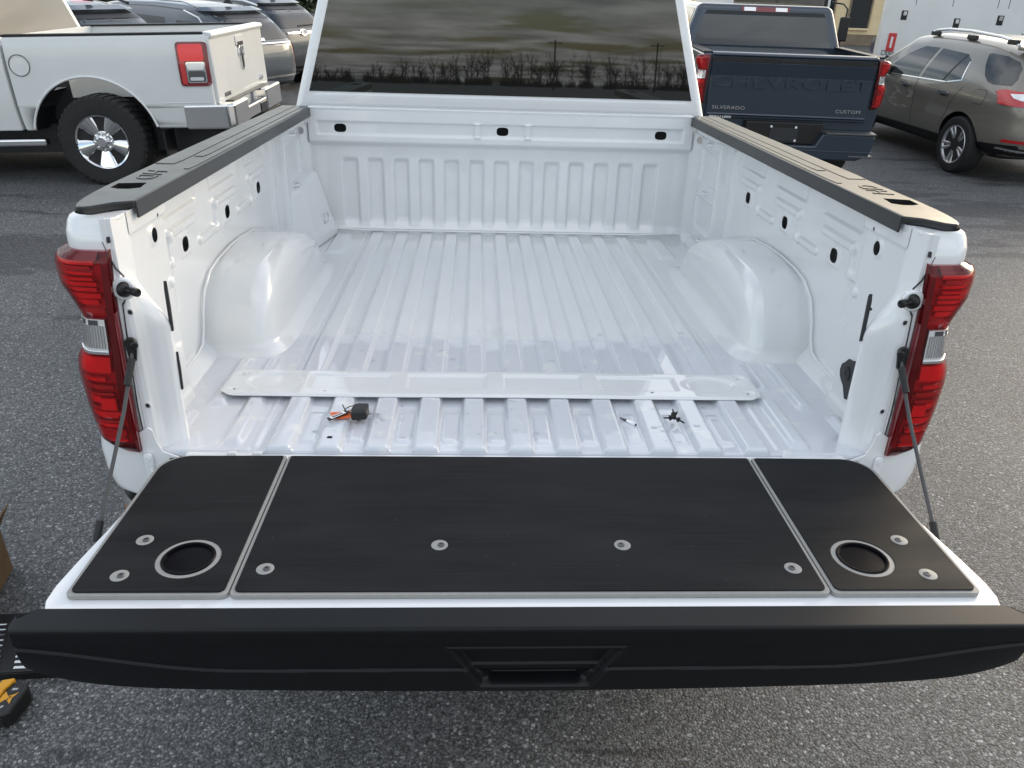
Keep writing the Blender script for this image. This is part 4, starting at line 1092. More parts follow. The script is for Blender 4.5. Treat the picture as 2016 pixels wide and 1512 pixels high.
# tailgate with handle, emblem, badges
tg = prism('tailgate', rrect(-0.955, 0.82, 0.955, 1.455, 0.03), -0.035, 0.04, 'white_old', RAM, axis='y', bevel=0.018, seg=3)
prism('tailgate_spoiler', [(-0.05, 1.415), (0.02, 1.46), (0.03, 1.482), (-0.055, 1.472), (-0.065, 1.445)], -0.95, 0.95, 'white_old', tg, axis='x', bevel=0.008)
prism('tailgate_handle', rrect(-0.14, 1.30, 0.14, 1.40, 0.02), -0.048, -0.034, 'white_old', tg, axis='y', bevel=0.006)
prism('handle_recess', rrect(-0.10, 1.295, 0.10, 1.335, 0.01), -0.052, -0.047, 'hole_dark', tg, axis='y')
# emblem: horned shield head
em = [(0, 0.095), (0.045, 0.105), (0.075, 0.085), (0.080, 0.040), (0.062, 0.012), (0.050, 0.030), (0.055, 0.060), (0.035, 0.055), (0.032, -0.02), (0.022, -0.075), (0.0, -0.10)]
em = em + [(-a, b) for a, b in reversed(em[1:-1])]
prism('emblem', [(a * 1.15, 1.17 + b * 1.25) for a, b in em], -0.055, -0.034, 'chrome', tg, axis='y', bevel=0.006, seg=2)
prism('emblem_face', [(0, 1.235), (0.022, 1.225), (0.018, 1.12), (0.0, 1.075), (-0.018, 1.12), (-0.022, 1.225)], -0.062, -0.054, 'dark_steel', tg, axis='y', bevel=0.003)
Mr = lambda x, z: to((x, -0.0365, z), (0, -1, 0), (1, 0, 0))
text('badge', '4X4', 0.085, 0.006, 'chrome', tg, Mr(0.66, 0.905), 1.2)
prism('badge_plate', rrect(-0.76, 0.868, -0.56, 0.905, 0.004), -0.040, -0.034, 'dark_steel', tg, axis='y')
text('badge_lettering', 'BIG HORN', 0.028, 0.002, 'chrome', tg, to((-0.66, -0.0405, 0.8865), (0, -1, 0), (1, 0, 0)), 1.2)
# chrome bumper with stepped middle
def bumper_piece(x0, x1, z0, z1, yb, mat='chrome', b=0.02):
    return box('bumper', ((x0 + x1) / 2, (yb + 0.04) / 2, (z0 + z1) / 2), (x1 - x0, 0.04 - yb, z1 - z0), mat, RAM, bevel=b, seg=3)
bumper_piece(-0.46, 0.30, 0.60, 0.735, -0.165)
for pl in ([(-1.005, 0.32), (-1.005, -0.11), (-0.95, -0.175), (-0.46, -0.175), (-0.46, 0.0), (-0.93, 0.0), (-0.93, 0.32)], [(1.005, 0.32), (0.93, 0.32), (0.93, 0.0), (0.30, 0.0), (0.30, -0.175), (0.95, -0.175), (1.005, -0.11)]):
    prism('bumper', pl, 0.590, 0.825, 'chrome', RAM, bevel=0.022, seg=4)
box('bumper_valance', (0, -0.06, 0.545), (1.9, 0.16, 0.05), 'satin_black', RAM, bevel=0.01)
box('bumper_step_top', (0, -0.06, 0.829), (1.5, 0.10, 0.010), 'satin_black', RAM, bevel=0.003)
prism('licence_recess', rrect(0.02, 0.60, 0.28, 0.70, 0.01), -0.172, -0.166, 'gloss_black', RAM, axis='y')
box('hitch', (0, -0.10, 0.50), (0.09, 0.22, 0.09), 'hole_dark', RAM, bevel=0.005)
tube('exhaust_pipe', [(0.5, 0.6, 0.48), (0.62, 0.1, 0.46), (0.66, -0.02, 0.45)], 0.04, 'dark_steel', RAM, n=14)
box('rear_axle', (0, 1.19, 0.46), (1.5, 0.14, 0.14), 'hole_dark', RAM, bevel=0.03)
box('wheel_well_liner', (-0.55, 1.19, 0.88), (0.10, 1.2, 0.46), 'hole_dark', RAM)
box('inner_wing_panel', (-0.66, 1.14, 0.97), (0.03, 0.78, 0.20), 'white_old', RAM, bevel=0.005)
box('mud_flap', (-0.88, 0.56, 0.40), (0.26, 0.02, 0.36), 'satin_black', RAM)

# ---- the dark blue pickup on the right
BLU = thing('pickup_truck', 'dark blue pickup truck seen from behind with raised lettering across its closed tailgate', 'pickup truck', (3.235, 7.22, 0), (0, 0, rad(-5)))
bed, gh, y0, y1 = truck_body(BLU, 'blue_paint', 1.42, 0.995, 0.56, 1.385, 0.90, 0.42, 0.47, 2.3, 1.01, 1.29, 1.83, 5.75, 4.6)
gb = bvh_of(gh)
for s in (1, -1):
    tail_lamp(BLU, s, 0.87, -0.012)
    wheel(BLU, (0.85 * s, 0.90, 0.40), 0.40, 0.27, s, 'car', 0.25, 'alloy')
    wheel(BLU, (0.85 * s, 4.60, 0.40), 0.40, 0.27, s, 'car', 0.25, 'alloy')
    patch('side_window', gb, [(y0 + 0.14, 1.32), (y0 + 1.05, 1.32), (y0 + 1.05, 1.76), (y0 + 0.28, 1.76)], 'x', s, 'glass_car', BLU, res=0.12)
    patch('side_window', gb, [(y0 + 1.12, 1.32), (y0 + 2.1, 1.32), (y0 + 1.8, 1.74), (y0 + 1.12, 1.76)], 'x', s, 'glass_car', BLU, res=0.12)
patch('rear_window', gb, [(-0.86, 1.29), (0.86, 1.29), (0.735, 1.705), (-0.735, 1.705)], 'y', -1, 'glass_dark', BLU, off=0.004, res=0.12)
patch('roof_edge_trim', gb, [(-0.73, 1.715), (0.73, 1.715), (0.70, 1.755), (-0.70, 1.755)], 'y', -1, 'satin_black', BLU, off=0.006, res=0.12)
bl = patch('brake_light', gb, [(-0.28, 1.750), (0.28, 1.750), (0.30, 1.798), (-0.30, 1.798)], 'y', -1, 'red_dark', BLU, off=0.012, thick=0.012, res=0.08)
for s in (1, -1):
    patch('cargo_lamp', gb, [(s * 0.19 - 0.07, 1.756), (s * 0.19 + 0.07, 1.756), (s * 0.19 + 0.07, 1.790), (s * 0.19 - 0.07, 1.790)], 'y', -1, 'silver_refl', bl, off=0.016, thick=0.006, res=0.05)
tg = prism('tailgate', rrect(-0.865, 0.735, 0.865, 1.375, 0.02), -0.040, 0.03, 'blue_paint', BLU, axis='y', bevel=0.015, seg=3)
prism('tailgate_spoiler', [(0.03, 1.375), (0.03, 1.402), (-0.035, 1.400), (-0.060, 1.385), (-0.060, 1.368), (-0.030, 1.355)], -0.865, 0.865, 'blue_paint', tg, axis='x', bevel=0.008)
prism('spoiler_band', rrect(-0.86, 1.305, 0.86, 1.352, 0.006), -0.046, -0.039, 'satin_black', tg, axis='y', bevel=0.003)
prism('tailgate_crease', [(-0.0405, 1.17), (-0.062, 1.305), (-0.035, 1.305), (-0.035, 1.17)], -0.86, 0.86, 'blue_paint', tg, axis='x', bevel=0.004)
prism('tailgate_handle', [(-0.16, 1.345), (0.16, 1.345), (0.145, 1.285), (0.12, 1.272), (-0.12, 1.272), (-0.145, 1.285)], -0.056, -0.040, 'satin_black', tg, axis='y', bevel=0.008)
Mb = lambda x, z, y=-0.0405: to((x, y, z), (0, -1, 0), (1, 0, 0))
text('tailgate_lettering', 'CHEVROLET', 0.155, 0.016, 'blue_paint', tg, Mb(0.0, 1.105), 1.95, 1.02, 0, 0.002)
text('badge', 'SILVERADO', 0.050, 0.004, 'chrome', tg, Mb(-0.625, 0.845), 1.35, 1.05)
text('badge', 'CUSTOM', 0.048, 0.004, 'chrome', tg, Mb(0.66, 0.845), 1.35, 1.05)
prism('tailgate_lower_lip', [(-0.055, 0.775), (-0.050, 0.790), (-0.039, 0.792), (-0.039, 0.76)], -0.85, 0.85, 'blue_paint', tg, axis='x', bevel=0.003)
text('dealer_sticker', 'Nick Q Lewis', 0.045, 0.0006, 'ink_white', tg, Mb(-0.70, 0.752), 1.0, 0.95, 0, 0.001)
# painted bumper: corner steps, plate recess, bolts
bp_ = [(-0.94, 0.63), (-0.40, 0.63), (-0.33, 0.50), (0.33, 0.50), (0.40, 0.63), (0.94, 0.63), (0.96, 0.60), (0.93, 0.42), (0.80, 0.36), (-0.80, 0.36), (-0.93, 0.42), (-0.96, 0.60)]
bm_ = prism('bumper', bp_, -0.20, 0.05, 'blue_paint', BLU, axis='y', bevel=0.015, seg=3)
prism('bumper_step', [(-0.96, -0.215), (-0.42, -0.215), (-0.38, -0.03), (-0.97, -0.03)], 0.628, 0.650, 'dark_steel', bm_, bevel=0.006)
prism('bumper_step', [(0.96, -0.215), (0.42, -0.215), (0.38, -0.03), (0.97, -0.03)], 0.628, 0.650, 'dark_steel', bm_, bevel=0.006)
prism('bumper_centre', [(-0.42, 0.50), (0.42, 0.50), (0.42, 0.72), (-0.42, 0.72)], -0.10, 0.0, 'satin_black', bm_, axis='y', bevel=0.01)
prism('bumper_crease', [(-0.96, 0.445), (0.96, 0.445), (0.96, 0.457), (-0.96, 0.457)], -0.206, -0.19, 'blue_paint', bm_, axis='y', bevel=0.003)
prism('plate_recess', rrect(-0.15, 0.53, 0.15, 0.665, 0.01), -0.108, -0.099, 'hole_dark', bm_, axis='y')
for x, z in ((-0.145, 0.675), (0.12, 0.675), (-0.15, 0.535), (0.13, 0.535)):
    lathe('plate_bolt', [(0.013, 0), (0.013, 0.005), (0.008, 0.009), (0, 0.009)], 'ink_white', bm_, 16, to((x, -0.109, z), (0, -1, 0)))
for s in (1, -1):
    prism('bumper_foot_step', [(0.70, -0.215), (0.96, -0.215), (0.99, -0.06), (0.78, -0.06)], 0.395, 0.415, 'dark_steel', bm_, s=s, bevel=0.006)
    pass

# ------------------------------------------------------------------ cars with one flowing body
def suv(root, paint, Lg, hw, H, zb, rear, top, tumble, arch, p=7.0, res=(26, 80, 40)):
    A, f = squircle(*res, p)
    yn = (A[:, 1] + 1) / 2; zn = (A[:, 2] + 1) / 2
    tp = np.interp(yn, [q[0] for q in top], [q[1] for q in top])
    for _ in range(1): pass
    z = zb + zn * (tp - zb)
    zr = np.clip((z - zb) / (H - zb), 0, 1)
    r0 = np.interp(zr, [q[0] for q in rear], [q[1] for q in rear])
    y = r0 + (Lg - r0) * yn
    wz = 1 - tumble * ss(0.50, 1.05, zr) ** 1.15 - 0.05 * (1 - ss(0.0, 0.30, zr))
    wz = wz * (1 - 0.06 * np.abs(A[:, 1]) ** 6)
    wz = wz + 0.018 * np.exp(-((zr - 0.48) / 0.07) ** 2)
    x = A[:, 0] * hw * wz
    body = mk('body', np.stack([x, y, z], -1), f, paint, root, angle=None)
    cs = []
    for (ya, za, ra) in arch:
        for s in (1, -1):
            cs.append(prism('cut', [(ya + ra * math.cos(2 * math.pi * i / 40), za + ra * math.sin(2 * math.pi * i / 40)) for i in range(40)], s * 0.42, s * 1.3, 'satin_black', None, axis='x'))
    boolean(body, cs)
    body.data.shade_smooth(); body.data.set_sharp_from_angle(angle=rad(50))
    return body, bvh_of(body)
REAR = [(0, 0.14), (0.12, 0.03), (0.24, 0.0), (0.42, 0.02), (0.56, 0.06), (0.70, 0.20), (0.84, 0.34), (0.93, 0.40), (1.0, 0.45)]
def TOP(H): return [(0, H * 0.955), (0.06, H * 0.965), (0.15, H * 0.985), (0.30, H), (0.45, H * 0.997), (0.56, H * 0.965), (0.66, H * 0.81), (0.74, H * 0.655), (0.80, H * 0.63), (0.95, H * 0.57), (1.0, H * 0.52)]

EQX = thing('estate_car', 'bronze grey sport utility car with alloy wheel and silver roof rails on the right', 'car', (6.80, 7.38, 0), (0, 0, rad(2)))
EQX.scale = (1, 1, 0.955)
H = 1.64
body, bb = suv(EQX, 'brown_paint', 4.65, 0.925, H, 0.24, REAR, TOP(H), 0.25, [(0.95, 0.36, 0.405), (3.65, 0.36, 0.405)])
for s in (1, -1):
    wheel(EQX, (0.80 * s, 0.95, 0.355), 0.355, 0.235, s, 'car', 0.238, 'alloy')
    wheel(EQX, (0.80 * s, 3.65, 0.355), 0.355, 0.235, s, 'car', 0.238, 'alloy')
    # glazing: door glass pair, quarter glass running into the tailgate
    wn = patch('side_window', bb, [(1.42, 1.075), (2.02, 1.06), (1.94, 1.445), (1.36, 1.42), (1.22, 1.36), (1.14, 1.13)], 'x', s, 'glass_car', EQX, off=0.004, res=0.06)
    patch('side_window', bb, [(2.10, 1.058), (3.02, 1.03), (2.92, 1.10), (2.62, 1.33), (2.36, 1.44), (2.02, 1.447)], 'x', s, 'glass_car', EQX, off=0.004, res=0.06)
    patch('quarter_window', bb, [(1.00, 1.45), (0.97, 1.465), (0.70, 1.45), (0.52, 1.40), (0.42, 1.33), (0.36, 1.22), (0.36, 1.15), (0.60, 1.14), (0.70, 1.16), (0.80, 1.22), (0.90, 1.32)], 'x', s, 'glass_car', EQX, off=0.004, res=0.06)
    patch('window_pillar', bb, [(1.50, 1.075), (1.53, 1.075), (1.36, 1.42), (1.33, 1.41)], 'x', s, 'satin_black', wn, off=0.007, res=0.06)
    # bright strip under and behind the glass
    st = [(3.05, 1.022), (2.05, 1.048), (1.42, 1.063), (1.13, 1.118), (1.195, 1.34), (1.21, 1.34), (1.15, 1.128), (1.42, 1.078), (2.05, 1.060), (3.05, 1.034)]
    patch('chrome_strip', bb, st, 'x', s, 'chrome', EQX, off=0.008, res=0.05)
    for yy in (1.38, 2.30):
        h_ = patch('door_handle', bb, rrect(yy - 0.11, 0.930, yy + 0.11, 0.962, 0.012), 'x', s, 'chrome', EQX, off=0.028, thick=0.016, res=0.05)
        patch('handle_cup', bb, rrect(yy - 0.05, 0.905, yy + 0.06, 0.955, 0.015), 'x', s, 'satin_black', h_, off=0.003, res=0.05)
    for x_ in ([(2.055, 0.45), (2.062, 0.45), (2.072, 1.06), (2.062, 1.06)], [(1.22, 0.80), (1.228, 0.80), (1.06, 1.06), (1.05, 1.06)], [(3.00, 0.48), (3.008, 0.48), (3.03, 1.02), (3.02, 1.02)], [(1.36, 0.52), (1.367, 0.52), (1.232, 0.79), (1.222, 0.79)]):
        patch('door_gap', bb, x_, 'x', s, 'hole_dark', EQX, off=0.0015, thick=0.001, res=0.05)
    # lower cladding and arch trim
    patch('sill_cladding', bb, [(1.40, 0.27), (3.2, 0.27), (3.2, 0.40), (1.36, 0.42)], 'x', s, 'black_plastic', EQX, off=0.008, res=0.07)
    patch('bumper_cladding', bb, [(0.10, 0.28), (0.52, 0.27), (0.56, 0.47), (0.10, 0.50)], 'x', s, 'black_plastic', EQX, off=0.008, res=0.07)
    # tail lamp: wraps from the flank onto the hatch
    tlp = patch('tail_lamp', bb, [(0.47, 1.085), (0.40, 1.105), (0.20, 1.09), (0.06, 1.075), (0.05, 0.935), (0.20, 0.935), (0.38, 0.945)], 'x', s, 'red_refl', EQX, off=0.014, thick=0.016, res=0.05)
    patch('lamp_clear', bb, [(0.30, 1.06), (0.20, 1.07), (0.08, 1.055), (0.08, 1.01), (0.16, 1.0), (0.24, 1.02)], 'x', s, 'silver_refl', tlp, off=0.019, thick=0.008, res=0.05)
    patch('tail_lamp_rear', bb, [(s * 0.855, 0.94), (s * 0.855, 1.075), (s * 0.48, 1.045), (s * 0.54, 0.945)], 'y', -1, 'red_refl', EQX, off=0.014, thick=0.016, res=0.06)
    patch('reflector', bb, [(s * 0.80, 0.525), (s * 0.80, 0.560), (s * 0.50, 0.560), (s * 0.54, 0.525)], 'y', -1, 'red_deep', EQX, off=0.010, res=0.06)
    # roof rail on three feet
    rx = 0.645
    pts = [(s * rx, 0.62, 1.575), (s * rx, 0.72, 1.615), (s * rx, 1.0, 1.655), (s * rx, 1.6, 1.685), (s * rx, 2.1, 1.68), (s * rx, 2.35, 1.655), (s * rx, 2.48, 1.615)]
    rl = tube('roof_rail', pts, 0.019, 'silver_refl', EQX, n=12)
    for yy in (0.74, 1.55, 2.38):
        box('rail_foot', (s * rx, yy, 1.61), (0.04, 0.20, 0.06), 'satin_black', rl, bevel=0.012)
    # door mirror
    mr = box('door_mirror', (s * 1.02, 2.88, 1.09), (0.20, 0.13, 0.14), 'brown_paint', EQX, bevel=0.035, seg=3)
    box('mirror_glass', (s * 1.02, 2.812, 1.092), (0.155, 0.006, 0.10), 'glass_car', mr, bevel=0.002)
    box('mirror_stalk', (s * 0.91, 2.88, 1.04), (0.10, 0.06, 0.04), 'satin_black', mr, bevel=0.01)
fl = patch('fuel_door', bb, rrect(0.60, 0.90, 0.80, 1.06, 0.05), 'x', -1, 'brown_paint', EQX, off=0.004, thick=0.003, res=0.05)
patch('fuel_door_gap', bb, rrect(0.594, 0.894, 0.806, 1.066, 0.053), 'x', -1, 'hole_dark', fl, off=0.0015, thick=0.001, res=0.05)
patch('rear_window', bb, [(-0.66, 1.10), (0.66, 1.10), (0.55, 1.44), (-0.55, 1.44)], 'y', -1, 'glass_dark', EQX, off=0.004, res=0.08)
prism('roof_spoiler', [(-0.62, 0.36), (0.62, 0.36), (0.64, 0.66), (-0.64, 0.66)], 1.525, 1.57, 'brown_paint', EQX, bevel=0.015)
patch('bumper_cladding', bb, [(-0.86, 0.27), (0.86, 0.27), (0.86, 0.46), (-0.86, 0.46)], 'y', -1, 'black_plastic', EQX, off=0.008, res=0.08)
patch('bumper_chrome', bb, [(-0.88, 0.445), (-0.6, 0.425), (0.6, 0.425), (0.88, 0.445), (0.88, 0.465), (0.6, 0.447), (-0.6, 0.447), (-0.88, 0.465)], 'y', -1, 'chrome', EQX, off=0.016, res=0.08)
patch('hatch_gap', bb, [(-0.47, 0.55), (-0.462, 0.55), (-0.49, 1.05), (-0.50, 1.05)], 'y', -1, 'hole_dark', EQX, off=0.002, thick=0.001, res=0.06)

def parked_suv(name, label, paint, loc, phi, H, kind, scale=1.0):
    rt = thing(name, label, 'car', loc, (0, 0, rad(phi)), 'sport utility cars parked in a row')
    rt.scale = (scale,) * 3
    body, bb = suv(rt, paint, 4.6, 0.92, H, 0.24, REAR, TOP(H), 0.26, [(0.95, 0.36, 0.40), (3.65, 0.36, 0.40)], res=(20, 60, 32))
    for s in (1, -1):
        for y in (0.95, 3.65): wheel(rt, (0.80 * s, y, 0.35), 0.35, 0.23, s, 'car', 0.23, 'alloy')
        patch('side_window', bb, [(1.40, H * 0.66), (2.04, H * 0.65), (1.96, H * 0.875), (1.30, H * 0.86), (1.12, H * 0.69)], 'x', s, 'glass_car', rt, res=0.08)
        patch('side_window', bb, [(2.12, H * 0.65), (3.02, H * 0.64), (2.62, H * 0.80), (2.34, H * 0.875), (2.04, H * 0.875)], 'x', s, 'glass_car', rt, res=0.08)
        patch('quarter_window', bb, [(0.98, H * 0.70), (1.04, H * 0.84), (0.60, H * 0.83), (0.56, H * 0.73)], 'x', s, 'glass_car', rt, res=0.08)
        rl = tube('roof_rail', [(s * 0.64, 0.72, H - 0.05), (s * 0.64, 1.0, H + 0.01), (s * 0.64, 2.2, H + 0.035), (s * 0.64, 2.5, H - 0.01)], 0.018, 'satin_black' if kind == 'dark' else 'silver_refl', rt, n=10)
        if kind == 'cad':
            tl = patch('tail_lamp', bb, [(s * 0.755, 0.66), (s * 0.800, 0.70), (s * 0.785, 1.02), (s * 0.745, 1.06), (s * 0.755, 0.9)], 'y', -1, 'red_refl', rt, off=0.014, thick=0.014, res=0.06)
            patch('window_strip', bb, [(1.10, H * 0.655), (3.0, H * 0.63), (3.0, H * 0.638), (1.12, H * 0.668)], 'x', s, 'chrome', rt, off=0.007, res=0.06)
            tube('d_pillar_strip', [(s * 0.655, 0.98, H * 0.925), (s * 0.70, 0.66, H * 0.87), (s * 0.76, 0.45, H * 0.76)], 0.016, 'chrome', rt, n=8)
        else:
            tl = patch('tail_lamp', bb, [(s * 0.48, 0.92), (s * 0.86, 0.90), (s * 0.86, 1.06), (s * 0.56, 1.06)], 'y', -1, 'red_refl', rt, off=0.012, thick=0.014, res=0.06)
        box('door_mirror', (s * 1.0, 2.86, H * 0.67), (0.18, 0.12, 0.13), paint, rt, bevel=0.035)
    patch('rear_window', bb, [(-0.66, H * 0.675), (0.66, H * 0.675), (0.56, H * 0.865), (-0.56, H * 0.865)], 'y', -1, 'glass_dark', rt, off=0.004, res=0.08)
    patch('roof_spoiler', bb, [(-0.60, H * 0.905), (0.60, H * 0.905), (0.585, H * 0.935), (-0.585, H * 0.935)], 'y', -1, paint, rt, off=0.045, thick=0.05, res=0.06)
    patch('spoiler_shadow_panel', bb, [(-0.57, H * 0.862), (0.57, H * 0.862), (0.56, H * 0.905), (-0.56, H * 0.905)], 'y', -1, 'satin_black', rt, off=0.006, res=0.08)
    prism('roof_fin', [(0.62, H * 0.985), (0.82, H * 0.99), (0.70, H * 1.045)], -0.012, 0.012, 'satin_black', rt, axis='x', bevel=0.004)
    patch('bumper_cladding', bb, [(-0.84, 0.27), (0.84, 0.27), (0.84, 0.42), (-0.84, 0.42)], 'y', -1, 'black_plastic', rt, off=0.008, res=0.08)
    if kind == 'cad':
        patch('hatch_strip', bb, [(-0.62, 0.985), (0.62, 0.985), (0.66, 1.005), (-0.66, 1.005)], 'y', -1, 'chrome', rt, off=0.02, thick=0.012, res=0.08)
        patch('number_plate_recess', bb, [(-0.34, 0.80), (0.34, 0.80), (0.40, 0.96), (-0.40, 0.96)], 'y', -1, paint, rt, off=0.006, thick=0.010, res=0.08)
        patch('crest', bb, [(-0.05, 1.035), (0.05, 1.035), (0.06, 1.075), (-0.06, 1.075)], 'y', -1, 'chrome', rt, off=0.012, res=0.05)
        patch('bumper_strip', bb, [(-0.8, 0.505), (0.8, 0.505), (0.8, 0.52), (-0.8, 0.52)], 'y', -1, 'chrome', rt, off=0.012, res=0.08)
    if kind == 'sub':
        hs = patch('hatch_strip', bb, [(-0.45, 0.985), (0.45, 0.985), (0.45, 1.01), (-0.45, 1.01)], 'y', -1, 'chrome', rt, off=0.02, thick=0.012, res=0.08)
        patch('oval_emblem', bb, [(0.09 * math.cos(2 * math.pi * i / 24), 1.0 + 0.05 * math.sin(2 * math.pi * i / 24)) for i in range(24)], 'y', -1, 'chrome', hs, off=0.026, thick=0.012, res=0.05)
        patch('emblem_field', bb, [(0.07 * math.cos(2 * math.pi * i / 24), 1.0 + 0.034 * math.sin(2 * math.pi * i / 24)) for i in range(24)], 'y', -1, 'car_blue', hs, off=0.030, thick=0.012, res=0.05)
        patch('wiper', bb, [(-0.05, H * 0.69), (0.45, H * 0.70), (0.45, H * 0.708), (-0.05, H * 0.70)], 'y', -1, 'satin_black', rt, off=0.02, res=0.08)
    if kind == 'dark':
        patch('brake_light', bb, [(-0.15, H * 0.955), (0.15, H * 0.955), (0.15, H * 0.968), (-0.15, H * 0.968)], 'y', -1, 'red_deep', rt, off=0.03, res=0.08)
    return rt
parked_suv('estate_car', 'dark slate sport utility car with a roof fin directly behind the white pickup', 'slate_paint', (-4.72, 9.95, 0), 62, 1.60, 'dark')
parked_suv('estate_car', 'silver blue sport utility car with chrome hatch strip right of the slate one', 'cad_paint', (-3.38, 11.75, 0), 62, 1.56, 'cad')
parked_suv('estate_car', 'grey sport utility car with oval hatch emblem farthest along the row', 'sub_paint', (-3.35, 14.6, 0), 62, 1.60, 'sub')
parked_suv('hatchback_car', 'small dark blue car far off beside the cream building', 'car_blue', (16.6, 23.3, 0), 80, 1.45, 'dark')

# ------------------------------------------------------------------ white service truck body, van, building
SV = thing('service_truck', 'white service truck with box body and black recessed latches at the upper right', 'truck', (8.25, 16.0, 0), (0, 0, rad(-114)))
# local y runs away from its tail (to the right in the picture), local -x... side toward the camera is local +x
bx = prism('service_body', [(-1.05, 0.75), (1.05, 0.75), (1.05, 1.42), (1.02, 2.85), (-1.02, 2.85), (-1.05, 1.42)], 0.0, 5.2, 'white_box', SV, axis='y', bevel=0.03)
for ya in (0.52, 1.16, 1.92, 2.10, 3.0, 3.9):
    box('door_gap', (1.036, ya, 1.75), (0.012, 0.010, 1.9), 'hole_dark', bx)
for ya, za in ((0.36, 1.62), (1.30, 1.52), (2.02, 1.60), (2.85, 1.6), (3.75, 1.6)):
    lt = box('latch', (1.046, ya, za), (0.02, 0.11, 0.17), 'satin_black', bx, bevel=0.01)
    box('latch_paddle', (1.058, ya + 0.01, za + 0.03), (0.012, 0.06, 0.07), 'chrome', lt, bevel=0.006)
tl = box('tail_lamp', (1.056, 0.24, 1.13), (0.03, 0.15, 0.34), 'red_refl', bx, bevel=0.03, seg=3)
box('lamp_lens', (1.070, 0.24, 1.13), (0.02, 0.04, 0.20), 'paper', tl, bevel=0.01)
prism('hat_mark', [(0.10, 0.80), (0.38, 0.80), (0.38, 0.825), (0.32, 0.825), (0.30, 0.885), (0.20, 0.885), (0.18, 0.83), (0.10, 0.82)], 1.050, 1.056, 'ink', bx, axis='x')
text('maker_lettering', 'Duvet', 0.13, 0.003, 'ink', bx, to((1.052, 0.24, 0.93), (1, 0, 0), (0, 1, 0)), 1.0, 0.9)
prism('service_cab', [(-0.95, 0.5), (0.95, 0.5), (0.95, 1.3), (0.75, 2.1), (-0.75, 2.1), (-0.95, 1.3)], 5.3, 7.2, 'white_box', SV, axis='y', bevel=0.08, seg=3)
for s in (1, -1):
    for y in (1.4, 6.4): wheel(SV, (0.88 * s, y, 0.42), 0.42, 0.28, s, 'car', 0.24, 'steel')
box('chassis', (0, 3.4, 0.62), (0.9, 6.8, 0.26), 'hole_dark', SV)

VN = thing('van', 'white van with a long arm mirror standing behind the dark blue pickup', 'van', (5.18, 13.6, 0), (0, 0, rad(-8)))
vb = mk('van_body', [(-0.98, 0.0, 0.35), (0.98, 0.0, 0.35), (0.98, 5.2, 0.35), (-0.98, 5.2, 0.35), (-0.90, 0.05, 2.55), (0.90, 0.05, 2.55), (0.90, 5.1, 2.55), (-0.90, 5.1, 2.55)],
        [(3, 2, 1, 0), (4, 5, 6, 7), (0, 1, 5, 4), (1, 2, 6, 5), (2, 3, 7, 6), (3, 0, 4, 7)], 'white_box', VN)
bev(vb, 0.10, 4); bake(vb); vv = bvh_of(vb)
patch('windscreen', vv, [(-0.78, 1.28), (0.80, 1.28), (0.78, 2.25), (-0.76, 2.25)], 'y', -1, 'glass_car', VN, res=0.15)
patch('windscreen_pillar', vv, [(0.80, 1.10), (0.88, 1.10), (0.85, 2.35), (0.79, 2.35)], 'y', -1, 'satin_black', VN, off=0.006, res=0.15)
ma = tube('mirror_arm', [(0.93, 0.05, 1.00), (1.02, -0.02, 1.03), (1.12, -0.05, 1.06), (1.17, -0.05, 1.14), (1.19, -0.05, 1.35), (1.20, -0.05, 1.72), (1.12, -0.03, 1.80), (0.93, 0.05, 1.82)], 0.014, 'satin_black', VN, n=8)
box('mirror_head', (1.19, -0.05, 1.40), (0.17, 0.09, 0.40), 'satin_black', ma, bevel=0.03, seg=3)
box('mirror_bracket', (0.94, 0.06, 0.95), (0.06, 0.08, 0.20), 'satin_black', ma, bevel=0.01)
for s in (1, -1):
    for y in (0.9, 4.3): wheel(VN, (0.86 * s, y, 0.36), 0.36, 0.24, s, 'car', 0.22, 'steel')

BD = thing('building', 'low cream stucco building with tall narrow windows beyond the parked trucks', 'building', (15.5, 33.0, 0), (0, 0, rad(-6)))
wb = box('wall', (6, 4, 2.6), (24, 8, 5.2), 'stucco', BD)
prism('plinth', [(-6.05, -0.06), (18.05, -0.06), (18.05, 0.05), (-6.05, 0.05)], 0, 0.42, 'stucco_base', BD, bevel=0.02)
for k in range(-3, 12):
    xw = -0.15 + k * 1.46
    wn = box('window', (xw, -0.01, 1.95), (0.80, 0.06, 2.6), 'glass_car', BD)
    box('window_blind', (xw, -0.045, 2.55), (0.45, 0.01, 0.9), 'curtain', wn)
    for dx in (-0.42, 0.42): box('window_frame', (xw + dx, -0.03, 1.95), (0.06, 0.10, 2.7), 'stucco_base', wn)
    box('window_sill', (xw, -0.05, 0.62), (0.92, 0.16, 0.07), 'stucco', wn)
prism('roof', [(-6.4, -0.6), (18.4, -0.6), (18.4, 8.4), (-6.4, 8.4)], 5.2, 5.5, 'stucco_base', BD)

# hedge along the far edge of the lot, left
def hedge():
    n = 9000
    c = np.stack([rng.uniform(-45, 6, n), rng.uniform(46.5, 48.5, n), rng.uniform(0.05, 1.9, n)], -1)
    c[:, 2] *= 0.8 + 0.25 * np.sin(c[:, 0] * 1.3) + 0.15 * np.sin(c[:, 0] * 3.7)
    d = rng.normal(0, 0.16, (n, 3, 3))
    v = (c[:, None, :] + d).reshape(-1, 3); v[:, 2] = np.maximum(v[:, 2], 0.0)
    o = mk('hedge', v, [(3 * i, 3 * i + 1, 3 * i + 2) for i in range(n)], 'hedge', smooth=False)
    o['kind'] = 'stuff'; o['label'] = 'brown green hedge along the far edge of the lot'; o['category'] = 'hedge'
hedge()
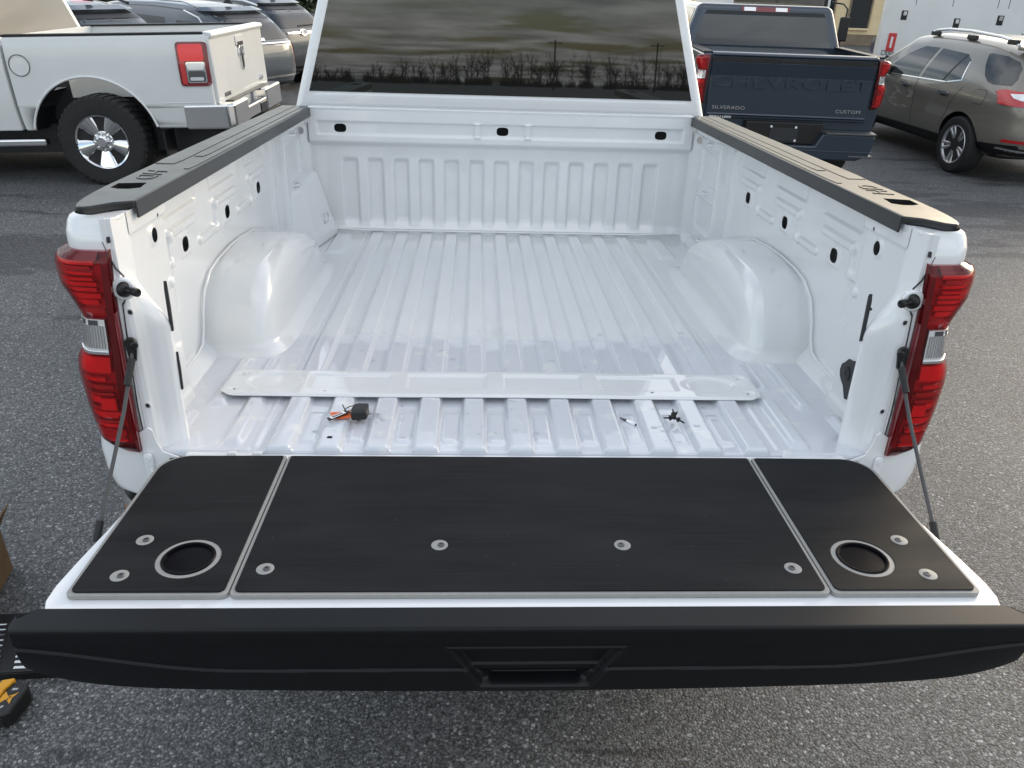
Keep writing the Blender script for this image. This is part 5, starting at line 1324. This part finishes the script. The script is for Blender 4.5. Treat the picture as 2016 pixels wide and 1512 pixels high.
# bare wood on the horizon behind the camera: seen mirrored in the rear windows
def wood():
    v, f = [], []
    R_ = random.Random(3)
    def tri(a, b, wd):
        k = len(v); d = Vector((1, 0, 0)) * wd
        v.extend([tuple(Vector(a) - d), tuple(Vector(a) + d), tuple(b)]); f.append((k, k + 1, k + 2))
    for i in range(330):
        x = -240 + 480 * i / 330 + R_.uniform(-2, 2); y = -215 + R_.uniform(-16, 16)
        h = 6.6 + 2.0 * math.sin(x * 0.031) + 1.2 * math.sin(x * 0.083 + 1) + R_.uniform(-1.4, 1.4)
        tri((x, y, 0), (x + R_.uniform(-.5, .5), y, h * 0.8), 0.17)
        for b in range(11):
            t = R_.uniform(0.15, 0.6); a = R_.uniform(-1.25, 1.25); l = h * R_.uniform(0.30, 0.55) * (1 - 0.25 * abs(a))
            e = Vector((x + math.sin(a) * l, y + R_.uniform(-1, 1) * l * 0.5, h * t + math.cos(a) * l))
            tri((x, y, h * t), e, 0.09)
            for q in range(7):
                k2 = R_.uniform(0.25, 1.0); p = Vector((x, y, h * t)).lerp(e, k2); a2 = a + R_.uniform(-0.9, 0.9); l2 = l * R_.uniform(0.25, 0.5)
                tri(p, p + Vector((math.sin(a2) * l2, R_.uniform(-.4, .4), math.cos(a2) * l2)), 0.05)
        for q in range(26):
            p = Vector((x + R_.uniform(-1.2, 1.2), y + R_.uniform(-3, 3), 0)); tri(p, p + Vector((R_.uniform(-.9, .9), 0, R_.uniform(0.8, 2.6))), 0.16)
    o = mk('bare_wood', v, f, 'bark', smooth=False)
    o['kind'] = 'stuff'; o['label'] = 'line of bare winter trees on the horizon'; o['category'] = 'wood'
    for x in (14.0, 33.0):
        p = tube('utility_pole', [(x, -150, 0), (x, -150, 8.6)], [0.19, 0.14], 'bark', None, n=10)
        tag(p, 'wooden utility pole with a wide crossarm mirrored in the rear window' if x > 20 else 'plain shorter wooden utility pole mirrored in the rear window', 'pole')
        box('crossarm', (x, -150, 8.1), (2.6, 0.14, 0.16), 'bark', p)
wood()

# ------------------------------------------------------------------ loose things in the bed and on the ground
BEDM = Matrix.Translation((0, 0, ZF)) @ Matrix.Rotation(-RAKE, 4, 'X')
def bed_thing(name, label, cat, p, rz=0, group=None):
    o = thing(name, label, cat, (0, 0, 0), (0, 0, 0), group)
    o.matrix_world = BEDM @ Matrix.Translation(p) @ Matrix.Rotation(rz, 4, 'Z')
    return o
# pressed steel cover lying across the ribs
CV = bed_thing('metal_cover', 'long white pressed steel cover panel lying loose across the bed floor', 'cover panel', (-0.058, 0.352, 0.0155))
def cover(x, y):
    e = np.minimum(0.752 - np.abs(x), np.minimum(y + 0.084, 0.084 - y))
    z = 0.0065 - 0.0045 * (1 - ss(0.0, 0.010, e)) ** 1.5
    for c in (-0.408, -0.136, 0.136, 0.408):
        ex = np.minimum(0.114 - np.abs(x - c), np.minimum(y + 0.040, 0.058 - y))
        z = z - 0.0055 * ss(0.0, 0.010, ex)
    for c in (-0.615, 0.615):
        d = np.hypot((x - c) / 0.075, (y - 0.005) / 0.05)
        z = z - 0.0055 * (1 - ss(0.9, 1.08, d))
    for cx_ in (-0.715, 0.715):
        for cy_ in (-0.050, 0.052):
            z = z - 0.0025 * (1 - ss(0.010, 0.020, np.hypot(x - cx_, y - cy_)))
    z = z - 0.0008 * np.exp(-((np.abs(x) - 0.682) / 0.003) ** 2)
    z = z + 0.0008 * np.sin(x * 7 + 1)
    return x, y, z
def cover_fn(u, v):
    # round the four corners in plan
    r = 0.045
    x, y = u.copy(), v.copy()
    ax = np.abs(u) - (0.752 - r); ay = np.abs(v) - (0.084 - r)
    m = (ax > 0) & (ay > 0)
    mx = np.maximum(ax, ay); ln = np.hypot(ax, ay)
    k = np.where(m & (ln > 0), mx / np.maximum(ln, 1e-9), 1)
    x = np.where(m, np.sign(u) * (0.752 - r + ax * k), u); y = np.where(m, np.sign(v) * (0.084 - r + ay * k), v)
    return cover(x, y)
cs = grid('cover_sheet', cover_fn, np.linspace(-0.752, 0.752, 360), np.linspace(-0.084, 0.084, 60), 'white_bed', CV, angle=None,
     holes=[(x, y, 0.006, 0.005, 2) for x in (-0.715, 0.715) for y in (-0.050, 0.052)] + [(-0.47, -0.056, 0.005, 0.004, 2), (-0.23, 0.030, 0.005, 0.003, 2), (0.20, 0.030, 0.005, 0.003, 2), (0.44, -0.050, 0.005, 0.004, 2)])
m = cs.modifiers.new('solid', 'SOLIDIFY'); m.thickness = 0.0016; m.offset = -1
# bunch of keys
KY = bed_thing('car_keys', 'car key with black fob, orange tag and barcode tag on the bed floor', 'keys', (-0.425, 0.155, 0.0155))
fob = prism('key_fob', [(-0.004, -0.027), (0.034, -0.022), (0.037, 0.004), (0.034, 0.031), (0.010, 0.031), (-0.004, 0.026), (-0.007, 0.0)], 0.001, 0.024, 'black_plastic', KY, bevel=0.004, seg=3)
prism('fob_buttons', rrect(0.004, -0.012, 0.028, 0.022, 0.004), 0.0235, 0.0248, 'satin_black', fob, bevel=0.0006)
kb = prism('key_blade', [(0.030, 0.002), (0.066, -0.010), (0.069, -0.004), (0.062, 0.002), (0.032, 0.011)], 0.006, 0.0085, 'steel', KY, bevel=0.0006)
tube('key_ring', [(-0.014 + 0.014 * math.cos(2 * math.pi * i / 24), 0.020 + 0.014 * math.sin(2 * math.pi * i / 24), 0.012 + 0.005 * math.cos(2 * math.pi * i / 24)) for i in range(24)], 0.0012, 'satin_black', KY, n=8, closed=True)
tube('tie_strap', [(-0.034, 0.030, 0.018), (-0.028, 0.018, 0.014), (-0.022, 0.010, 0.010), (-0.016, 0.004, 0.010), (-0.006, -0.002, 0.012)], 0.0016, 'satin_black', KY, n=8)
og = prism('orange_tag', [(-0.066, 0.012), (-0.018, 0.020), (0.0, 0.015), (-0.004, -0.016), (-0.040, -0.024), (-0.050, -0.014)], 0.004, 0.0047, 'orange_card', KY)
for k in range(6):
    box('tag_print', (-0.050 + 0.006 * k, 0.004 - 0.001 * k, 0.0049), (0.0012, 0.018, 0.0002), 'red_refl', og)
Mt = Matrix.Rotation(rad(48), 4, 'Z')
bt = prism('barcode_tag', [tuple((Mt @ Vector((a, b, 0)))[:2] + Vector((-0.040, -0.012))) if False else ((Mt @ Vector((a, b, 0))).x - 0.038, (Mt @ Vector((a, b, 0))).y - 0.012) for a, b in ((-0.036, -0.008), (0.026, -0.008), (0.030, 0.0), (0.026, 0.008), (-0.032, 0.008))], 0.008, 0.011, 'satin_black', KY, bevel=0.001)
Mk = Matrix.Translation((-0.038, -0.012, 0)) @ Mt
def tagp(nm, a0, a1, b0, b1, z, mat): 
    q = [(Mk @ Vector((a, b, 0))) for a, b in ((a0, b0), (a1, b0), (a1, b1), (a0, b1))]
    return prism(nm, [(p.x, p.y) for p in q], z, z + 0.0004, mat, bt)
tagp('tag_label', -0.026, 0.020, -0.0062, 0.0062, 0.011, 'paper')
for k in range(12):
    a = -0.020 + k * 0.0027
    tagp('tag_bar', a, a + (0.0016 if k % 3 else 0.0008), -0.0042, 0.0035, 0.0114, 'ink')
# screwdriver bit holder
BT = bed_thing('bit_holder', 'short silver magnetic bit holder with dark bit lying on the bed floor', 'tool bit', (0.292, 0.152, 0.0065), rad(-50))
lathe('bit_holder_body', [(0.0, -0.022), (0.0056, -0.022), (0.0060, -0.020), (0.0060, 0.006), (0.0045, 0.008), (0.0, 0.008)], 'chrome', BT, 24, to((0, 0, 0), (-1, 0, 0)))
lathe('hex_socket', [(0.0046, 0.0221), (0.0, 0.0223)], 'hole_dark', BT, 6, to((0, 0, 0), (1, 0, 0)))
lathe('bit', [(0.0034, 0.006), (0.0034, 0.020), (0.0022, 0.024), (0.0020, 0.030), (0.0, 0.033)], 'dark_steel', BT, 6, to((0, 0, 0), (-1, 0, 0)))
# four loose screws heaped together
SP = [((0.398, 0.150, 0.021), (-1, -0.25, 0.10), 'pointing left'), ((0.413, 0.172, 0.022), (0.05, 1, 0.25), 'pointing away from the tailgate'), ((0.420, 0.140, 0.020), (0.75, -0.9, -0.1), 'pointing towards the right rear corner'), ((0.408, 0.143, 0.027), (-0.3, 0.2, -1), 'standing on its head')]
for p, d, wd in SP:
    o = bed_thing('black_screw', 'small black screw in the heap on the bed floor, ' + wd, 'screw', p, 0, 'black screws heaped on the bed floor')
    d = Vector(d).normalized()
    if 'head' in wd: d = -d
    sc = lathe('screw_shank', [(0.0, -0.001), (0.0024, -0.001), (0.0024, 0.014), (0.0012, 0.019), (0.0, 0.020)], 'satin_black', o, 10, to((0, 0, 0), tuple(d)))
    lathe('screw_head', [(0.0072, 0.0), (0.0072, -0.0025), (0.0050, -0.0055), (0.0022, -0.0058), (0.0018, -0.004), (0, -0.004)], 'satin_black', o, 18, to((0, 0, 0), tuple(d)))
# water drops left on the floor
def drops():
    v, f = [], []
    for i in range(150):
        if i < 80: x, y = rng.uniform(-0.55, 0.55), rng.uniform(0.03, 0.26)
        else: x, y = rng.uniform(-0.55, 0.60), rng.uniform(0.46, 0.80)
        z = float(floor_z(np.array(x), np.array(y)))
        r = 0.0022 + 0.0045 * rng.random() ** 2; el = rng.uniform(1, 1.6)
        k = len(v); n = 9
        for (q, hh) in ((1.0, 0.0), (0.85, 0.14), (0.5, 0.24)):
            for j in range(n):
                a = 2 * math.pi * j / n; v.append((x + r * q * el * math.cos(a), y + r * q * math.sin(a), z + 0.0002 + r * hh))
        v.append((x, y, z + 0.0002 + r * 0.28))
        for b in range(2):
            for j in range(n): f.append((k + b * n + j, k + b * n + (j + 1) % n, k + (b + 1) * n + (j + 1) % n, k + (b + 1) * n + j))
        for j in range(n): f.append((k + 2 * n + j, k + 2 * n + (j + 1) % n, k + 3 * n))
    o = mk('water_drops', v, f, 'water', None, angle=None)
    o.matrix_world = BEDM
    o['kind'] = 'stuff'; o['label'] = 'water drops scattered over the white bed floor'; o['category'] = 'water'
lens_mat('water', (0.995, 0.995, 1.0), 1.33)
drops()

# tool battery, bit case and cardboard box on the ground at the left
BY = thing('tool_battery', 'black and yellow power tool battery on the asphalt at the lower left', 'battery', (-1.505, 0.085, 0), (0, 0, rad(-4)))
by = prism('battery_case', [(-0.044, -0.062), (0.020, -0.062), (0.038, -0.046), (0.040, 0.040), (0.026, 0.062), (-0.044, 0.062)], 0.003, 0.058, 'black_plastic', BY, bevel=0.007, seg=3)
for k in range(4): box('case_groove', (0.002, -0.0625, 0.014 + k * 0.010), (0.040, 0.004, 0.003), 'satin_black', by, bevel=0.001)
yl = prism('yellow_shoe', [(-0.050, -0.068), (-0.022, -0.066), (-0.018, -0.052), (-0.024, -0.020), (-0.022, 0.030), (-0.012, 0.066), (-0.018, 0.070), (-0.050, 0.060)], 0.020, 0.066, 'yellow_plastic', BY, bevel=0.004, seg=2)
prism('yellow_latch', [(-0.048, -0.072), (-0.010, -0.070), (-0.006, -0.060), (-0.048, -0.056)], 0.002, 0.014, 'yellow_plastic', yl, bevel=0.002)
prism('yellow_mark', [(-0.020, -0.030), (-0.002, -0.004), (0.012, -0.014), (0.018, -0.020), (0.014, 0.002), (0.022, 0.024), (0.012, 0.014), (-0.002, 0.008), (-0.016, 0.024), (-0.020, 0.010)], 0.0572, 0.0588, 'yellow_plastic', by)
text('battery_lettering', 'XR', 0.015, 0.0003, 'ink', by, to((0.006, 0.0, 0.0588), (0, 0, 1), (0.25, 1, 0)))
text('battery_lettering', '20V', 0.011, 0.0003, 'ink_white', by, to((0.004, 0.034, 0.0583), (0, 0, 1), (1, 0.1, 0)), 1, 1, 0, 0.0002)
text('battery_lettering', '5Ah', 0.011, 0.0003, 'ink_white', by, to((0.000, -0.034, 0.0583), (0, 0, 1), (0.5, 0.8, 0)), 1, 1, 0, 0.0002)
BC = thing('bit_case', 'open black case of screwdriver bits with white labels under the tailgate corner', 'tool case', (-1.575, 0.205, 0), (0, 0, rad(3)))
bc = prism('case_tray', rrect(-0.20, 0.0, 0.19, 0.27, 0.012), 0.0, 0.030, 'black_plastic', BC, bevel=0.004)
box('case_lip', (-0.005, 0.004, 0.033), (0.388, 0.008, 0.007), 'black_plastic', bc, bevel=0.002)
for col, (x0, n0) in enumerate(((-0.115, 4), (0.012, 9))):
    for k in range(9):
        if col == 1 and k == 5: continue
        yy = 0.022 + k * 0.024; xx = x0 + (0.034 if col == 1 else 0) * 0 - (0.0055 * k)
        xx = (0.030 if col else -0.10) - 0.0075 * k
        sl = box('bit_slot', (xx + 0.050, yy, 0.0295), (0.036, 0.016, 0.006), 'satin_black', bc, bevel=0.002)
        lb = box('bit_label', (xx, yy, 0.0315), (0.038, 0.009, 0.002), 'paper', bc)
        lathe('driver_bit', [(0, -0.012), (0.0032, -0.012), (0.0032, 0.008), (0.0015, 0.014), (0, 0.015)], 'steel' if k % 3 else 'dark_steel', bc, 6, to((xx + 0.05, yy, 0.034), (1, 0, 0)))
box('size_label', (0.116, 0.030, 0.0315), (0.048, 0.020, 0.002), 'paper', bc)
box('size_label', (0.108, 0.056, 0.0315), (0.034, 0.012, 0.002), 'paper', bc)
CX = thing('cardboard_box', 'plain brown cardboard box at the left edge behind the bit case', 'box', (-1.775, 0.400, 0), (0, 0, rad(10)))
bxx = prism('box_walls', [(-0.42, 0.0), (0.0, 0.0), (0.0, 0.34), (-0.42, 0.34)], 0.001, 0.20, 'cardboard', CX, bevel=0.003)
mk('box_flap', [(0.0, 0.0, 0.199), (0.0, 0.34, 0.199), (0.055, 0.33, 0.30), (0.050, 0.01, 0.30), (0.003, 0.0, 0.197), (0.003, 0.34, 0.197), (0.058, 0.33, 0.298), (0.053, 0.01, 0.298)], [(0, 1, 2, 3), (7, 6, 5, 4), (0, 3, 7, 4), (1, 5, 6, 2), (3, 2, 6, 7)], 'cardboard', CX)
